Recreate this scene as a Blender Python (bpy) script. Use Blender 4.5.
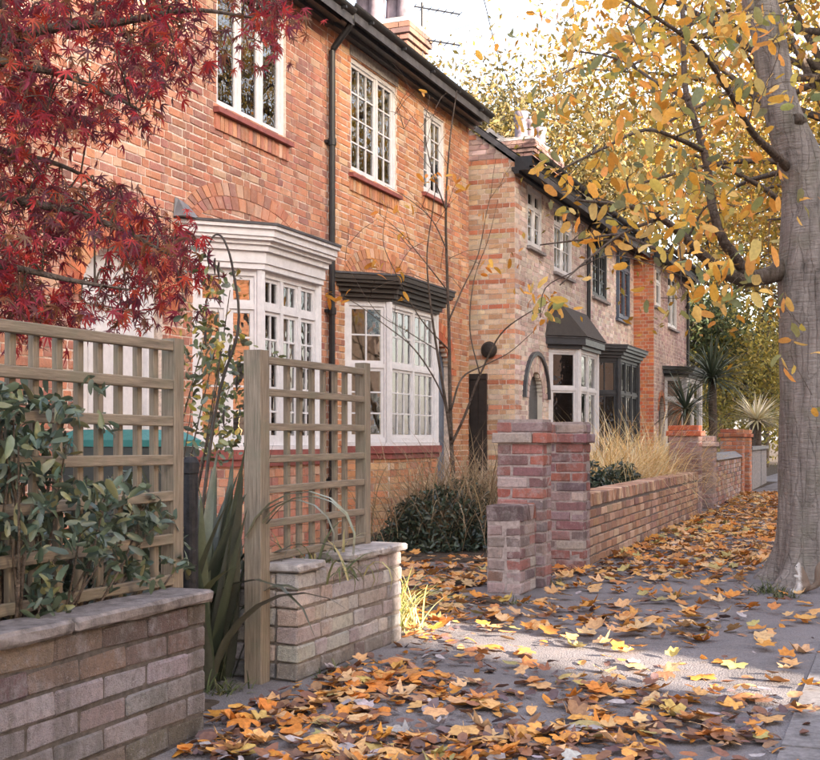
import bpy, bmesh, math, random
import numpy as np
from mathutils import Vector, Matrix
rnd = random.Random(7); rng = np.random.default_rng(7)
for o in list(bpy.data.objects): bpy.data.objects.remove(o)
scene = bpy.context.scene; col = scene.collection

# ------------------------------------------------------------ camera, sky, sun, exposure
F, CX, HY, H = 1200.0, 410.0, 440.0, 1.0           # focal length (px of the 820 px photo), centre, horizon, eye height
TH = math.atan(490 / F); CT, ST = math.cos(TH), math.sin(TH)
cam = bpy.data.cameras.new('camera'); camo = bpy.data.objects.new('camera', cam); col.objects.link(camo)
camo.location = (0, 0, H); camo.rotation_euler = (math.pi / 2, 0, TH)
cam.sensor_width = 36; cam.lens = 36 * F / 820; cam.shift_y = (HY - 380) / 820
cam.clip_start = .05; cam.clip_end = 2000
scene.camera = camo
SUN_DIR = Vector((1.65, -.73, 0)).normalized(); SUN_EL = math.radians(16)
world = bpy.data.worlds.new('World'); scene.world = world; world.use_nodes = True
wn = world.node_tree.nodes; wl = world.node_tree.links
sky = wn.new('ShaderNodeTexSky'); sky.sky_type = 'NISHITA'; sky.sun_disc = False
sky.sun_elevation = SUN_EL; sky.sun_rotation = math.atan2(SUN_DIR.x, SUN_DIR.y)
sky.air_density = 1.0; sky.dust_density = 3.2; sky.ozone_density = .6
bg = wn['Background']; bg.inputs['Strength'].default_value = .145
veil = wn.new('ShaderNodeMix'); veil.data_type = 'RGBA'; veil.inputs[0].default_value = .5          # thin even high cloud over the whole sky
wl.new(sky.outputs[0], veil.inputs[6]); veil.inputs[7].default_value = (1.75, 1.55, 1.56, 1)
wl.new(veil.outputs[2], bg.inputs['Color'])
sun = bpy.data.lights.new('sun', 'SUN'); suno = bpy.data.objects.new('sun', sun); col.objects.link(suno)
sun.energy = 3.8; sun.angle = math.radians(.6); sun.color = (1, .86, .70)
sd = Vector((SUN_DIR.x * math.cos(SUN_EL), SUN_DIR.y * math.cos(SUN_EL), math.sin(SUN_EL)))
suno.rotation_euler = sd.to_track_quat('Z', 'Y').to_euler(); suno.location = (8, -4, 12)
vs = scene.view_settings; vs.view_transform = 'Standard'; vs.look = 'None'; vs.exposure = 3.15; vs.gamma = 1.0

# ------------------------------------------------------------ pixel -> place helpers
def ray(px):
    t = (px - CX) / F; return t * CT - ST, t * ST + CT
def onX(px, X, py=None):
    dx, dy = ray(px); z = X / dx
    return (z * dy) if py is None else Vector((X, z * dy, H + (HY - py) * z / F))
def at(px, py, z):
    dx, dy = ray(px); return Vector((dx * z, dy * z, H + (HY - py) * z / F))
def ground(px, py):
    return at(px, py, F * H / (py - HY))
def toPx(p):
    xc = p[0] * CT + p[1] * ST; z = -p[0] * ST + p[1] * CT
    return (CX + F * xc / z, HY - F * (p[2] - H) / z, z) if z > .1 else (-9999, -9999, z)

# ------------------------------------------------------------ materials
MATS = {}
def newmat(name):
    m = bpy.data.materials.new(name); m.use_nodes = True; MATS[name] = m
    return m, m.node_tree.nodes, m.node_tree.links, m.node_tree.nodes['Principled BSDF']
def rgb(c): return (c[0], c[1], c[2], 1)
def noise(n, l, vec, scale, detail=4, rough=.6):
    t = n.new('ShaderNodeTexNoise'); t.inputs['Scale'].default_value = scale
    t.inputs['Detail'].default_value = detail; t.inputs['Roughness'].default_value = rough
    if vec is not None: l.new(vec, t.inputs['Vector'])
    return t
def ramp(n, l, fac, stops):
    r = n.new('ShaderNodeValToRGB'); e = r.color_ramp.elements
    while len(e) < len(stops): e.new(.5)
    for i, (p, c) in enumerate(stops):
        e[i].position = p; e[i].color = rgb(c) if isinstance(c, (tuple, list)) else (c, c, c, 1)
    l.new(fac, r.inputs[0]); return r
def mix(n, l, fac, a, b, mode='MIX'):
    m = n.new('ShaderNodeMix'); m.data_type = 'RGBA'; m.blend_type = mode
    if isinstance(fac, (int, float)): m.inputs[0].default_value = fac
    else: l.new(fac, m.inputs[0])
    for s, v in ((6, a), (7, b)):
        if isinstance(v, (tuple, list)): m.inputs[s].default_value = rgb(v)
        else: l.new(v, m.inputs[s])
    return m.outputs[2]
def bump(n, l, h, bsdf, dist=.004, strength=.6):
    b = n.new('ShaderNodeBump'); b.inputs['Distance'].default_value = dist; b.inputs['Strength'].default_value = strength
    l.new(h, b.inputs['Height']); l.new(b.outputs[0], bsdf.inputs['Normal'])
def srccol(n, src):
    if src == 'obj':
        t = n.new('ShaderNodeObjectInfo'); return t.outputs['Color']
    t = n.new('ShaderNodeAttribute'); t.attribute_name = 'Col'; return t.outputs['Color']
def geopos(n):
    return n.new('ShaderNodeNewGeometry').outputs['Position']
def mat_plain(name, c, rough=.6, var=.25, scale=12, spec=.4, bumpd=.0015, metal=0):
    m, n, l, b = newmat(name); p = geopos(n)
    a = noise(n, l, p, scale, 6, .65); d = noise(n, l, p, scale * 7, 3)
    lo = tuple(x * (1 - var) for x in c); hi = tuple(min(1, x * (1 + var)) for x in c)
    r = ramp(n, l, a.outputs[0], [(.3, lo), (.7, hi)])
    l.new(r.outputs[0], b.inputs['Base Color'])
    rr = ramp(n, l, d.outputs[0], [(.3, max(0, rough - .12)), (.7, min(1, rough + .12))])
    l.new(rr.outputs[0], b.inputs['Roughness'])
    b.inputs['Specular IOR Level'].default_value = spec; b.inputs['Metallic'].default_value = metal
    if bumpd: bump(n, l, d.outputs[0], b, bumpd)
    return m
def mat_brick(name, src, pale=.35, palec=(.5, .45, .42), dark=.35, rough=.88, scale=9, grime=(.07, .06, .05), rugged=0.0):
    """fired brick: per-brick colour, mottling, pale lime bloom and dark weathering patches"""
    m, n, l, b = newmat(name); p = geopos(n); c = srccol(n, src)
    a = noise(n, l, p, 55, 6, .7); c1 = mix(n, l, ramp(n, l, a.outputs[0], [(.30, .0), (.75, .55)]).outputs[0], c, mix(n, l, 1.0, c, (1.7, 1.55, 1.4), 'MULTIPLY'))
    bl = noise(n, l, p, scale, 7, .72)
    c2 = mix(n, l, ramp(n, l, bl.outputs[0], [(.50, .0), (.68, pale)]).outputs[0], c1, palec)
    ds = noise(n, l, p, scale * .55, 8, .75)
    c3 = mix(n, l, ramp(n, l, ds.outputs[0], [(.52, .0), (.72, dark)]).outputs[0], c2, grime)
    mps = n.new('ShaderNodeMapping'); l.new(p, mps.inputs[0]); mps.inputs['Scale'].default_value = (4.2, 4.2, .42)
    sk = noise(n, l, mps.outputs[0], 1.0, 7, .7)                    # rain streaks running down the wall
    c3 = mix(n, l, ramp(n, l, sk.outputs[0], [(.52, .0), (.70, dark * .9)]).outputs[0], c3, grime)
    fine = noise(n, l, p, 240, 3, .6)
    if rugged:                                                     # crust of lichen, soot and lime specks
        cr = noise(n, l, p, 34, 9, .8)
        c3 = mix(n, l, ramp(n, l, cr.outputs[0], [(.50, .0), (.60, .45 * rugged)]).outputs[0], c3, (.10, .085, .075))
        lm = noise(n, l, p, 78, 8, .78)
        c3 = mix(n, l, ramp(n, l, lm.outputs[0], [(.56, .0), (.64, .55 * rugged)]).outputs[0], c3, palec)
    c4 = mix(n, l, ramp(n, l, fine.outputs[0], [(.32, .35), (.46, .0)]).outputs[0], c3, (.05, .04, .035))
    l.new(c4, b.inputs['Base Color']); b.inputs['Roughness'].default_value = rough; b.inputs['Specular IOR Level'].default_value = .25
    h = n.new('ShaderNodeMath'); h.operation = 'ADD'; l.new(a.outputs[0], h.inputs[0]); l.new(fine.outputs[0], h.inputs[1])
    bump(n, l, h.outputs[0], b, .004 + .006 * rugged, .7 + .3 * min(1, rugged))
    return m
def mat_leaf(name, src, transl=.42, rough=.5, spots=.3, spec=.3):
    m, n, l, b = newmat(name); p = geopos(n); c = srccol(n, src)
    a = noise(n, l, p, 60, 4, .6)
    c1 = mix(n, l, ramp(n, l, a.outputs[0], [(.35, spots), (.6, .0)]).outputs[0], c, mix(n, l, 1.0, c, (.45, .35, .35), 'MULTIPLY'))
    l.new(c1, b.inputs['Base Color']); b.inputs['Roughness'].default_value = rough; b.inputs['Specular IOR Level'].default_value = spec
    if transl:
        t = n.new('ShaderNodeBsdfTranslucent'); l.new(c1, t.inputs['Color'])
        mx = n.new('ShaderNodeMixShader'); mx.inputs[0].default_value = transl
        l.new(b.outputs[0], mx.inputs[1]); l.new(t.outputs[0], mx.inputs[2])
        l.new(mx.outputs[0], n['Material Output'].inputs['Surface'])
    return m
def mat_wood(name, c):
    """weathered softwood: grain stretched along the height, green-grey bloom"""
    m, n, l, b = newmat(name)
    tc = n.new('ShaderNodeTexCoord'); mp = n.new('ShaderNodeMapping'); l.new(tc.outputs['Object'], mp.inputs[0])
    mp.inputs['Scale'].default_value = (60, 60, 3)
    g = noise(n, l, mp.outputs[0], 2.2, 6, .7); p = geopos(n); k = noise(n, l, p, 7, 6, .7)
    c1 = ramp(n, l, g.outputs[0], [(.30, tuple(x * .5 for x in c)), (.5, c), (.72, tuple(min(1, x * 1.5) for x in c))]).outputs[0]
    c2 = mix(n, l, ramp(n, l, k.outputs[0], [(.48, .0), (.66, .55)]).outputs[0], c1, (.16, .155, .115))
    l.new(c2, b.inputs['Base Color']); b.inputs['Roughness'].default_value = .85; b.inputs['Specular IOR Level'].default_value = .25
    bump(n, l, g.outputs[0], b, .002, .6); return m
def mat_glass(name):
    m, n, l, b = newmat(name)
    tr = n.new('ShaderNodeBsdfTransparent'); tr.inputs[0].default_value = (.86, .88, .88, 1)
    gl = n.new('ShaderNodeBsdfGlossy'); gl.inputs['Roughness'].default_value = .012; gl.inputs['Color'].default_value = (1, 1, 1, 1)
    fr = n.new('ShaderNodeFresnel'); fr.inputs['IOR'].default_value = 2.7
    w = noise(n, l, geopos(n), 5, 2); bp = n.new('ShaderNodeBump'); bp.inputs['Distance'].default_value = .004; bp.inputs['Strength'].default_value = .5
    l.new(w.outputs[0], bp.inputs['Height']); l.new(bp.outputs[0], gl.inputs['Normal'])
    mx = n.new('ShaderNodeMixShader'); l.new(fr.outputs[0], mx.inputs[0]); l.new(tr.outputs[0], mx.inputs[1]); l.new(gl.outputs[0], mx.inputs[2])
    l.new(mx.outputs[0], n['Material Output'].inputs['Surface']); return m
def mat_bark(name, c1, c2, vs=(26, 26, 5), lent=.5):
    m, n, l, b = newmat(name); p = geopos(n)
    mp = n.new('ShaderNodeMapping'); l.new(p, mp.inputs[0]); mp.inputs['Scale'].default_value = vs
    g = noise(n, l, mp.outputs[0], 1.0, 8, .68)
    mp2 = n.new('ShaderNodeMapping'); l.new(p, mp2.inputs[0]); mp2.inputs['Scale'].default_value = (7, 7, 48)
    le = noise(n, l, mp2.outputs[0], 1.0, 4, .6); big = noise(n, l, p, 4.5, 6, .65)
    c = ramp(n, l, g.outputs[0], [(.28, tuple(x * .35 for x in c1)), (.43, c1), (.66, c2)]).outputs[0]
    c = mix(n, l, ramp(n, l, le.outputs[0], [(.28, lent), (.40, .0)]).outputs[0], c, tuple(x * .4 for x in c1))
    mp3 = n.new('ShaderNodeMapping'); l.new(p, mp3.inputs[0]); mp3.inputs['Scale'].default_value = (15, 15, 1.6)
    dv = n.new('ShaderNodeVectorMath'); dv.operation = 'ADD'; l.new(mp3.outputs[0], dv.inputs[0]); l.new(big.outputs['Color'], dv.inputs[1])
    ck = n.new('ShaderNodeTexVoronoi'); ck.feature = 'DISTANCE_TO_EDGE'; ck.inputs['Scale'].default_value = 1.0; l.new(dv.outputs[0], ck.inputs['Vector'])
    crk = ramp(n, l, ck.outputs['Distance'], [(.0, .28), (.06, .0)]); c = mix(n, l, crk.outputs[0], c, tuple(x * .3 for x in c1))
    c = mix(n, l, ramp(n, l, big.outputs[0], [(.48, .0), (.68, .5)]).outputs[0], c, (c1[0] * .8, c1[1] * .88, c1[2] * .7))
    l.new(c, b.inputs['Base Color']); b.inputs['Roughness'].default_value = .85; b.inputs['Specular IOR Level'].default_value = .2
    h = n.new('ShaderNodeMath'); h.operation = 'ADD'; l.new(g.outputs[0], h.inputs[0]); l.new(le.outputs[0], h.inputs[1])
    h2 = n.new('ShaderNodeMath'); h2.operation = 'SUBTRACT'; l.new(h.outputs[0], h2.inputs[0]); l.new(crk.outputs[0], h2.inputs[1])
    bump(n, l, h2.outputs[0], b, .022, .85); return m
def mat_asphalt(name, c, stain=.5):
    m, n, l, b = newmat(name); p = geopos(n)
    agg = n.new('ShaderNodeTexVoronoi'); agg.inputs['Scale'].default_value = 120; l.new(p, agg.inputs['Vector'])
    f = noise(n, l, p, 160, 4, .7); big = noise(n, l, p, 1.3, 8, .65); mid = noise(n, l, p, 9, 6, .7)
    lo = tuple(x * .6 for x in c); hi = tuple(x * 1.5 for x in c)
    c1 = ramp(n, l, f.outputs[0], [(.3, lo), (.5, c), (.72, hi)]).outputs[0]
    c2 = mix(n, l, ramp(n, l, big.outputs[0], [(.42, .0), (.65, stain)]).outputs[0], c1, tuple(x * .45 for x in c))
    c3 = mix(n, l, ramp(n, l, mid.outputs[0], [(.52, .0), (.75, .4)]).outputs[0], c2, (c[0] * 1.5, c[1] * 1.3, c[2] * 1.05))
    ck = n.new('ShaderNodeTexVoronoi'); ck.feature = 'DISTANCE_TO_EDGE'; ck.inputs['Scale'].default_value = 1.1
    wv = n.new('ShaderNodeVectorMath'); wv.operation = 'ADD'; l.new(p, wv.inputs[0]); l.new(mid.outputs['Color'], wv.inputs[1]); l.new(wv.outputs[0], ck.inputs['Vector'])
    c4 = mix(n, l, ramp(n, l, ck.outputs['Distance'], [(.0, .75), (.008, .0)]).outputs[0], c3, (.02, .02, .018))
    l.new(c4, b.inputs['Base Color']); b.inputs['Roughness'].default_value = .82; b.inputs['Specular IOR Level'].default_value = .35
    h = n.new('ShaderNodeMath'); h.operation = 'ADD'; l.new(agg.outputs['Distance'], h.inputs[0]); l.new(f.outputs[0], h.inputs[1])
    bump(n, l, h.outputs[0], b, .006, .8); return m

M_HB = mat_brick('house_brick', 'attr', .45, (.62, .46, .36), .30); M_HBo = mat_brick('house_brick_single', 'obj', .45, (.62, .46, .36), .30)
M_PB = mat_brick('pale_brick', 'attr', .6, (.75, .69, .66), .18)
M_WB = mat_brick('weathered_brick', 'obj', .8, (.33, .315, .345), .85, scale=7, rugged=1.0)
M_GB = mat_brick('grey_planter_brick', 'obj', .7, (.50, .48, .475), .65, scale=8, rugged=.8)
M_RB = mat_brick('plum_brick', 'obj', .8, (.48, .42, .42), .6, scale=8, rugged=.6)
M_LB = mat_brick('tan_brick', 'obj', .55, (.55, .42, .33), .45, scale=7)
M_OB = mat_brick('far_brick', 'attr', .3, (.5, .42, .36), .3)
M_MORT = mat_plain('mortar', (.70, .58, .50), .95, .35, 30, .2, .003)
M_MORTP = mat_plain('pink_mortar', (.36, .30, .285), .95, .35, 30, .2, .003)
M_MORTG = mat_plain('grimy_mortar', (.085, .073, .068), .95, .5, 30, .2, .004)
M_MORTD = mat_plain('dark_mortar', (.17, .145, .13), .95, .4, 30, .2, .003)
M_WHITE = mat_plain('white_paint', (.70, .685, .70), .42, .10, 16, .45, .001)
M_CREAM = mat_plain('cream_paint', (.72, .66, .58), .45, .07, 6)
M_DARKP = mat_plain('charcoal_paint', (.055, .058, .065), .4, .25, 9)
M_BLUEP = mat_plain('slate_blue_paint', (.10, .13, .19), .4, .2, 9)
M_BLACK = mat_plain('black_iron', (.018, .018, .021), .42, .4, 14, .5, .001)
M_BLACKP = mat_plain('worn_black_post', (.02, .02, .024), .6, .7, 30, .25, .001)
M_BROWNP = mat_plain('brown_black_timber', (.035, .027, .024), .5, .3, 14)
M_REDSILL = mat_plain('red_tile_sill', (.26, .075, .065), .6, .3, 12)
M_STONE = mat_plain('coping_stone', (.30, .275, .27), .92, .4, 20, .2, .005)
M_STONED = mat_plain('dark_coping_stone', (.17, .15, .15), .92, .55, 18, .2, .006)
M_SLATE = mat_plain('roof_slate', (.075, .072, .078), .65, .45, 8, .4, .003)
M_LEAD = mat_plain('lead_flashing', (.17, .17, .185), .5, .3, 9)
M_WOOD = mat_wood('trellis_wood', (.20, .165, .13))
M_GLASS = mat_glass('window_glass')
M_ROOM = mat_plain('room_plaster', (.28, .24, .20), .9, .1, 3)
M_CURT = mat_plain('curtain_cloth', (.80, .76, .72), .9, .15, 5)
M_REFLCURT = mat_plain('reflection_tint_curtain', (.86, .60, .40), .9, .3, 4)  # peach cloth imitating warm reflections in the bay side panes
M_SHUT = mat_plain('shutter_slat', (.70, .69, .68), .5, .05, 6)
M_LEAD_ = M_LEAD
M_POT = mat_plain('clay_pot', (.15, .12, .14), .75, .4, 6)
M_TEAL = mat_plain('teal_plastic', (.03, .19, .19), .45, .1, 6)
M_BIN = mat_plain('dark_bin_plastic', (.05, .06, .062), .5, .1, 6)
M_PAVE = mat_asphalt('pavement_asphalt', (.205, .186, .192), .6)
M_ROAD = mat_asphalt('road_asphalt', (.075, .073, .077))
M_KERB = mat_plain('kerb_granite', (.17, .158, .162), .8, .4, 40, .3, .003)
M_SOIL = mat_plain('garden_soil', (.085, .065, .05), .97, .5, 15, .1, .02)
M_PATH = mat_plain('drive_paving', (.20, .175, .165), .9, .35, 9, .2, .006)
M_BARK = mat_bark('grey_bark', (.21, .182, .165), (.33, .29, .265), (16, 16, 3.0), .4)
M_BARKD = mat_bark('dark_bark', (.10, .075, .06), (.17, .135, .115), (30, 30, 12), .2)
M_LEAFO = mat_leaf('leaf_single', 'obj'); M_LEAFA = mat_leaf('leaf_mass', 'attr')
M_EVO = mat_leaf('evergreen_leaf_single', 'obj', .12, .32, .25, .5); M_EVA = mat_leaf('evergreen_leaf_mass', 'attr', .12, .32, .25, .5)
M_LITO = mat_leaf('litter_leaf_single', 'obj', .12, .62, .55, .25); M_LITA = mat_leaf('litter_leaf_mass', 'attr', .12, .62, .5, .25)
M_BLADE = mat_leaf('grass_blade', 'attr', .35, .5, .1)

# ------------------------------------------------------------ object helpers
def tag(o, label=None, cat=None, group=None, kind=None):
    if label: o['label'] = label
    if cat: o['category'] = cat
    if group: o['group'] = group
    if kind: o['kind'] = kind
    return o
def adopt(o, parent):
    if parent is not None:
        o.parent = parent
        o.matrix_parent_inverse = root_inv(parent)
def root_inv(p):
    m = Matrix.Identity(4); q = p; chain = []
    while q is not None: chain.append(q); q = q.parent
    for q in reversed(chain):
        if q.parent is not None: m = m @ q.matrix_parent_inverse
        m = m @ q.matrix_basis
    return m.inverted()
def thing(name, loc, label, cat, group=None):
    o = bpy.data.objects.new(name, None); col.objects.link(o); o.location = loc; o.empty_display_size = .2
    return tag(o, label, cat, group)
def link(name, me, mat=None, parent=None, kind=None, smooth=False):
    if mat is not None:
        me.materials.clear(); me.materials.append(mat)
    if smooth: me.polygons.foreach_set('use_smooth', [True] * len(me.polygons))
    o = bpy.data.objects.new(name, me); col.objects.link(o); adopt(o, parent)
    if kind: o['kind'] = kind
    return o
class MB:
    def __init__(s): s.v = []; s.f = []; s.c = []
    def add(s, vs, fs, c=None):
        k = len(s.v); s.v += [tuple(x) for x in vs]; s.f += [tuple(i + k for i in f) for f in fs]
        if c is not None: s.c += [c] * len(fs)
        return s
    def box(s, a, b, c=None, back=True):
        x0, y0, z0 = a; x1, y1, z1 = b
        return s.add([(x0, y0, z0), (x1, y0, z0), (x1, y1, z0), (x0, y1, z0), (x0, y0, z1), (x1, y0, z1), (x1, y1, z1), (x0, y1, z1)],
              [(0, 3, 2, 1), (4, 5, 6, 7), (0, 1, 5, 4), (1, 2, 6, 5), (2, 3, 7, 6), (3, 0, 4, 7)], c)
    def fbox(s, fr, u0, u1, v0, v1, w0, w1, c=None, j=0.0, back=True):
        P = []
        for w in (w0, w1):
            for (u, v) in ((u0, v0), (u1, v0), (u1, v1), (u0, v1)):
                if j: P.append(fr(u + rnd.uniform(-j, j), v + rnd.uniform(-j, j), w + (rnd.uniform(-j, j) if w == w1 else 0)))
                else: P.append(fr(u, v, w))
        fs = [(4, 5, 6, 7), (0, 1, 5, 4), (1, 2, 6, 5), (2, 3, 7, 6), (3, 0, 4, 7)]
        if back: fs.append((3, 2, 1, 0))
        return s.add(P, fs, c)
    def prism(s, poly, z0, z1, c=None):
        n = len(poly)
        return s.add([(p[0], p[1], z0) for p in poly] + [(p[0], p[1], z1) for p in poly],
              [tuple(range(n - 1, -1, -1)), tuple(range(n, 2 * n))] + [(i, (i + 1) % n, n + (i + 1) % n, n + i) for i in range(n)], c)
    def tube(s, pts, radii, n=8, c=None, cap=True, wob=0.0):
        pts = [Vector(p) for p in pts]; rings = []; up = Vector((.31, .17, .94)).normalized()
        V = []; Fs = []
        for i, p in enumerate(pts):
            d = (pts[min(i + 1, len(pts) - 1)] - pts[max(i - 1, 0)])
            d = d.normalized() if d.length > 1e-9 else Vector((0, 0, 1))
            a = d.cross(up)
            if a.length < 1e-3: a = d.cross(Vector((1, 0, 0)))
            a.normalize(); b = d.cross(a)
            r = radii[i] if isinstance(radii, (list, tuple)) else radii
            for k in range(n):
                t = 2 * math.pi * k / n; q = r * (1 + (rnd.uniform(-wob, wob) if wob else 0))
                V.append(p + a * (q * math.cos(t)) + b * (q * math.sin(t)))
        for i in range(len(pts) - 1):
            for k in range(n):
                Fs.append((i * n + k, i * n + (k + 1) % n, (i + 1) * n + (k + 1) % n, (i + 1) * n + k))
        if cap:
            Fs.append(tuple(range(n - 1, -1, -1))); Fs.append(tuple((len(pts) - 1) * n + k for k in range(n)))
        return s.add(V, Fs, c)
    def lathe(s, c0, prof, n=16, c=None):
        V = []; Fs = []; m = len(prof)
        for (r, z) in prof:
            for k in range(n):
                t = 2 * math.pi * k / n; V.append((c0[0] + r * math.cos(t), c0[1] + r * math.sin(t), c0[2] + z))
        for i in range(m - 1):
            for k in range(n): Fs.append((i * n + k, i * n + (k + 1) % n, (i + 1) * n + (k + 1) % n, (i + 1) * n + k))
        Fs.append(tuple(range(n - 1, -1, -1))); Fs.append(tuple((m - 1) * n + k for k in range(n)))
        return s.add(V, Fs, c)
    def mesh(s, name):
        me = bpy.data.meshes.new(name); me.from_pydata(s.v, [], s.f)
        if s.c and len(s.c) == len(s.f):
            at_ = me.attributes.new('Col', 'FLOAT_COLOR', 'FACE')
            at_.data.foreach_set('color', np.array([(c[0], c[1], c[2], 1) for c in s.c], dtype=np.float32).ravel())
        me.update(); return me
    def build(s, name, mat, parent=None, kind=None, smooth=False):
        return link(name, s.mesh(name), mat, parent, kind, smooth)
def trimesh(name, V, T, C=None, smooth=False):
    me = bpy.data.meshes.new(name); nv, nt = len(V), len(T)
    me.vertices.add(nv); me.vertices.foreach_set('co', np.asarray(V, np.float32).ravel())
    me.loops.add(nt * 3); me.loops.foreach_set('vertex_index', np.asarray(T, np.int32).ravel())
    me.polygons.add(nt); me.polygons.foreach_set('loop_start', np.arange(0, nt * 3, 3, dtype=np.int32))
    me.update(calc_edges=True)
    if C is not None:
        a = me.attributes.new('Col', 'FLOAT_COLOR', 'FACE')
        a.data.foreach_set('color', np.concatenate([np.asarray(C, np.float32), np.ones((nt, 1), np.float32)], 1).ravel())
    return me
class Frame:
    """a vertical plane: u along it, v up, w outwards"""
    def __init__(s, o, u, n): s.o = Vector(o); s.u = Vector(u).normalized(); s.n = Vector(n).normalized()
    def __call__(s, u, v, w): return s.o + s.u * u + s.n * w + Vector((0, 0, v))
def smoothpath(P, k=5):
    P = [Vector(p) for p in P]; Q = [P[0] * 2 - P[1]] + P + [P[-1] * 2 - P[-2]]; out = []
    for i in range(1, len(Q) - 2):
        for j in range(k):
            t = j / k; a, b, c, d = Q[i - 1], Q[i], Q[i + 1], Q[i + 2]
            out.append(.5 * ((2 * b) + (c - a) * t + (2 * a - 5 * b + 4 * c - d) * t * t + (3 * b - a - 3 * c + d) * t ** 3))
    out.append(P[-1]); return out
def lerpr(r0, r1, n, e=1.0): return [r0 + (r1 - r0) * (i / (n - 1)) ** e for i in range(n)]
def pick(pal, v=.12):
    c = rnd.choice(pal); k = 1 + rnd.uniform(-v, v); return tuple(min(1, max(0, x * k * (1 + rnd.uniform(-.05, .05)))) for x in c)

# ------------------------------------------------------------ brickwork
def brick_template(L, D, Hh, seed):
    bm = bmesh.new(); bmesh.ops.create_cube(bm, size=1.0)
    for v in bm.verts: v.co = Vector((v.co.x * L, v.co.y * D, v.co.z * Hh))
    bmesh.ops.bevel(bm, geom=list(bm.edges), offset=.007, segments=1, affect='EDGES')
    r = random.Random(seed)
    for v in bm.verts: v.co += Vector((r.uniform(-1, 1) * .0045, r.uniform(-1, 1) * .003, r.uniform(-1, 1) * .0032))
    for v in bm.verts: v.co = Vector((v.co.x / L, v.co.y / D, v.co.z / Hh))
    me = bpy.data.meshes.new('brick'); bm.to_mesh(me); bm.free(); return me
TEMPL = {'s': [brick_template(.215, .10, .066, 10 + i) for i in range(7)], 'h': [brick_template(.102, .10, .066, 30 + i) for i in range(6)],
         'e': [brick_template(.066, .10, .105, 50 + i) for i in range(6)]}
BM = {}
def brick_obj(parent, fr, u0, u1, v0, v1, w0, w1, c, mat, name='brick', jit=.003):
    kind = 'e' if (v1 - v0) > .085 else ('s' if (u1 - u0) > .16 else 'h')
    k = rnd.randrange(len(TEMPL[kind])); key = (kind, k, mat.name)
    if key not in BM:
        me = TEMPL[kind][k].copy(); me.materials.append(mat); BM[key] = me
    o = bpy.data.objects.new(name, BM[key]); col.objects.link(o)
    ctr = fr((u0 + u1) / 2, (v0 + v1) / 2, (w0 + w1) / 2 + rnd.uniform(-jit, jit))
    u, n = fr.u, fr.n; a = rnd.uniform(-.012, .012); fl = rnd.choice((-1, 1))
    R = Matrix(((u.x, n.x, 0), (u.y, n.y, 0), (0, 0, 1))).to_4x4() @ Matrix.Rotation(a, 4, 'Y')
    Mx = Matrix.Translation(ctr) @ R @ Matrix.Diagonal((u1 - u0, w1 - w0, v1 - v0, 1))
    adopt(o, parent); o.matrix_basis = Mx; o.color = (c[0], c[1], c[2], 1); return o
def arch_rects(uc, half, spring, rise, base=0.0, n=7):
    r = [(uc - half, uc + half, base, spring)]
    for i in range(n):
        v0 = spring + rise * i / n; v1 = spring + rise * (i + 1) / n; t = (i + .5) / n
        h = half * math.sqrt(max(0, 1 - t * t)); r.append((uc - h, uc + h, v0, v1))
    return r
def courses(u0, u1, v0, v1, rects, bond='flemish', ch=.075, L=.225, off=0.0, gu=.005, gv=.005):
    nrow = int(round((v1 - v0) / ch))
    for r in range(nrow):
        v = v0 + r * ch; vm = v + ch * .5
        holes = sorted((a, b) for (a, b, c, d) in rects if c < vm < d)
        if bond == 'stretcher': seq = [L]
        elif bond == 'garden': seq = [L] if r % 4 else [L / 2]
        else: seq = [L, L / 2]
        x = u0 - (0 if r % 2 == 0 else (L * .5 if bond != 'flemish' else L * .75)) - off; k = r
        if bond == 'garden' and r % 4 == 0: x = u0 - L * .25
        while x < u1 - 1e-6:
            ln = seq[k % len(seq)]; k += 1
            a, b = max(x, u0), min(x + ln, u1); x += ln
            if b - a < .03: continue
            segs = [(a, b)]
            for (h0, h1) in holes:
                ns = []
                for (p, q) in segs:
                    if h1 <= p or h0 >= q: ns.append((p, q)); continue
                    if h0 > p: ns.append((p, h0))
                    if h1 < q: ns.append((h1, q))
                segs = ns
            for (p, q) in segs:
                if q - p > .028: yield r, p + gu, q - gu, v + gv, v + ch - gv
def backing(mb, fr, u0, u1, v0, v1, rects, w0, w1):
    us = sorted({u0, u1} | {min(max(x, u0), u1) for r in rects for x in r[:2]}); vs_ = sorted({v0, v1} | {min(max(x, v0), v1) for r in rects for x in r[2:]})
    for j in range(len(vs_) - 1):
        run = None; vm = (vs_[j] + vs_[j + 1]) / 2
        for i in range(len(us) - 1):
            um = (us[i] + us[i + 1]) / 2; hole = any(a < um < b and c < vm < d for (a, b, c, d) in rects)
            if not hole: run = (run[0] if run else us[i], us[i + 1])
            if (hole or i == len(us) - 2) and run:
                mb.fbox(fr, run[0], run[1], vs_[j], vs_[j + 1], w0, w1); run = None
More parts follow.
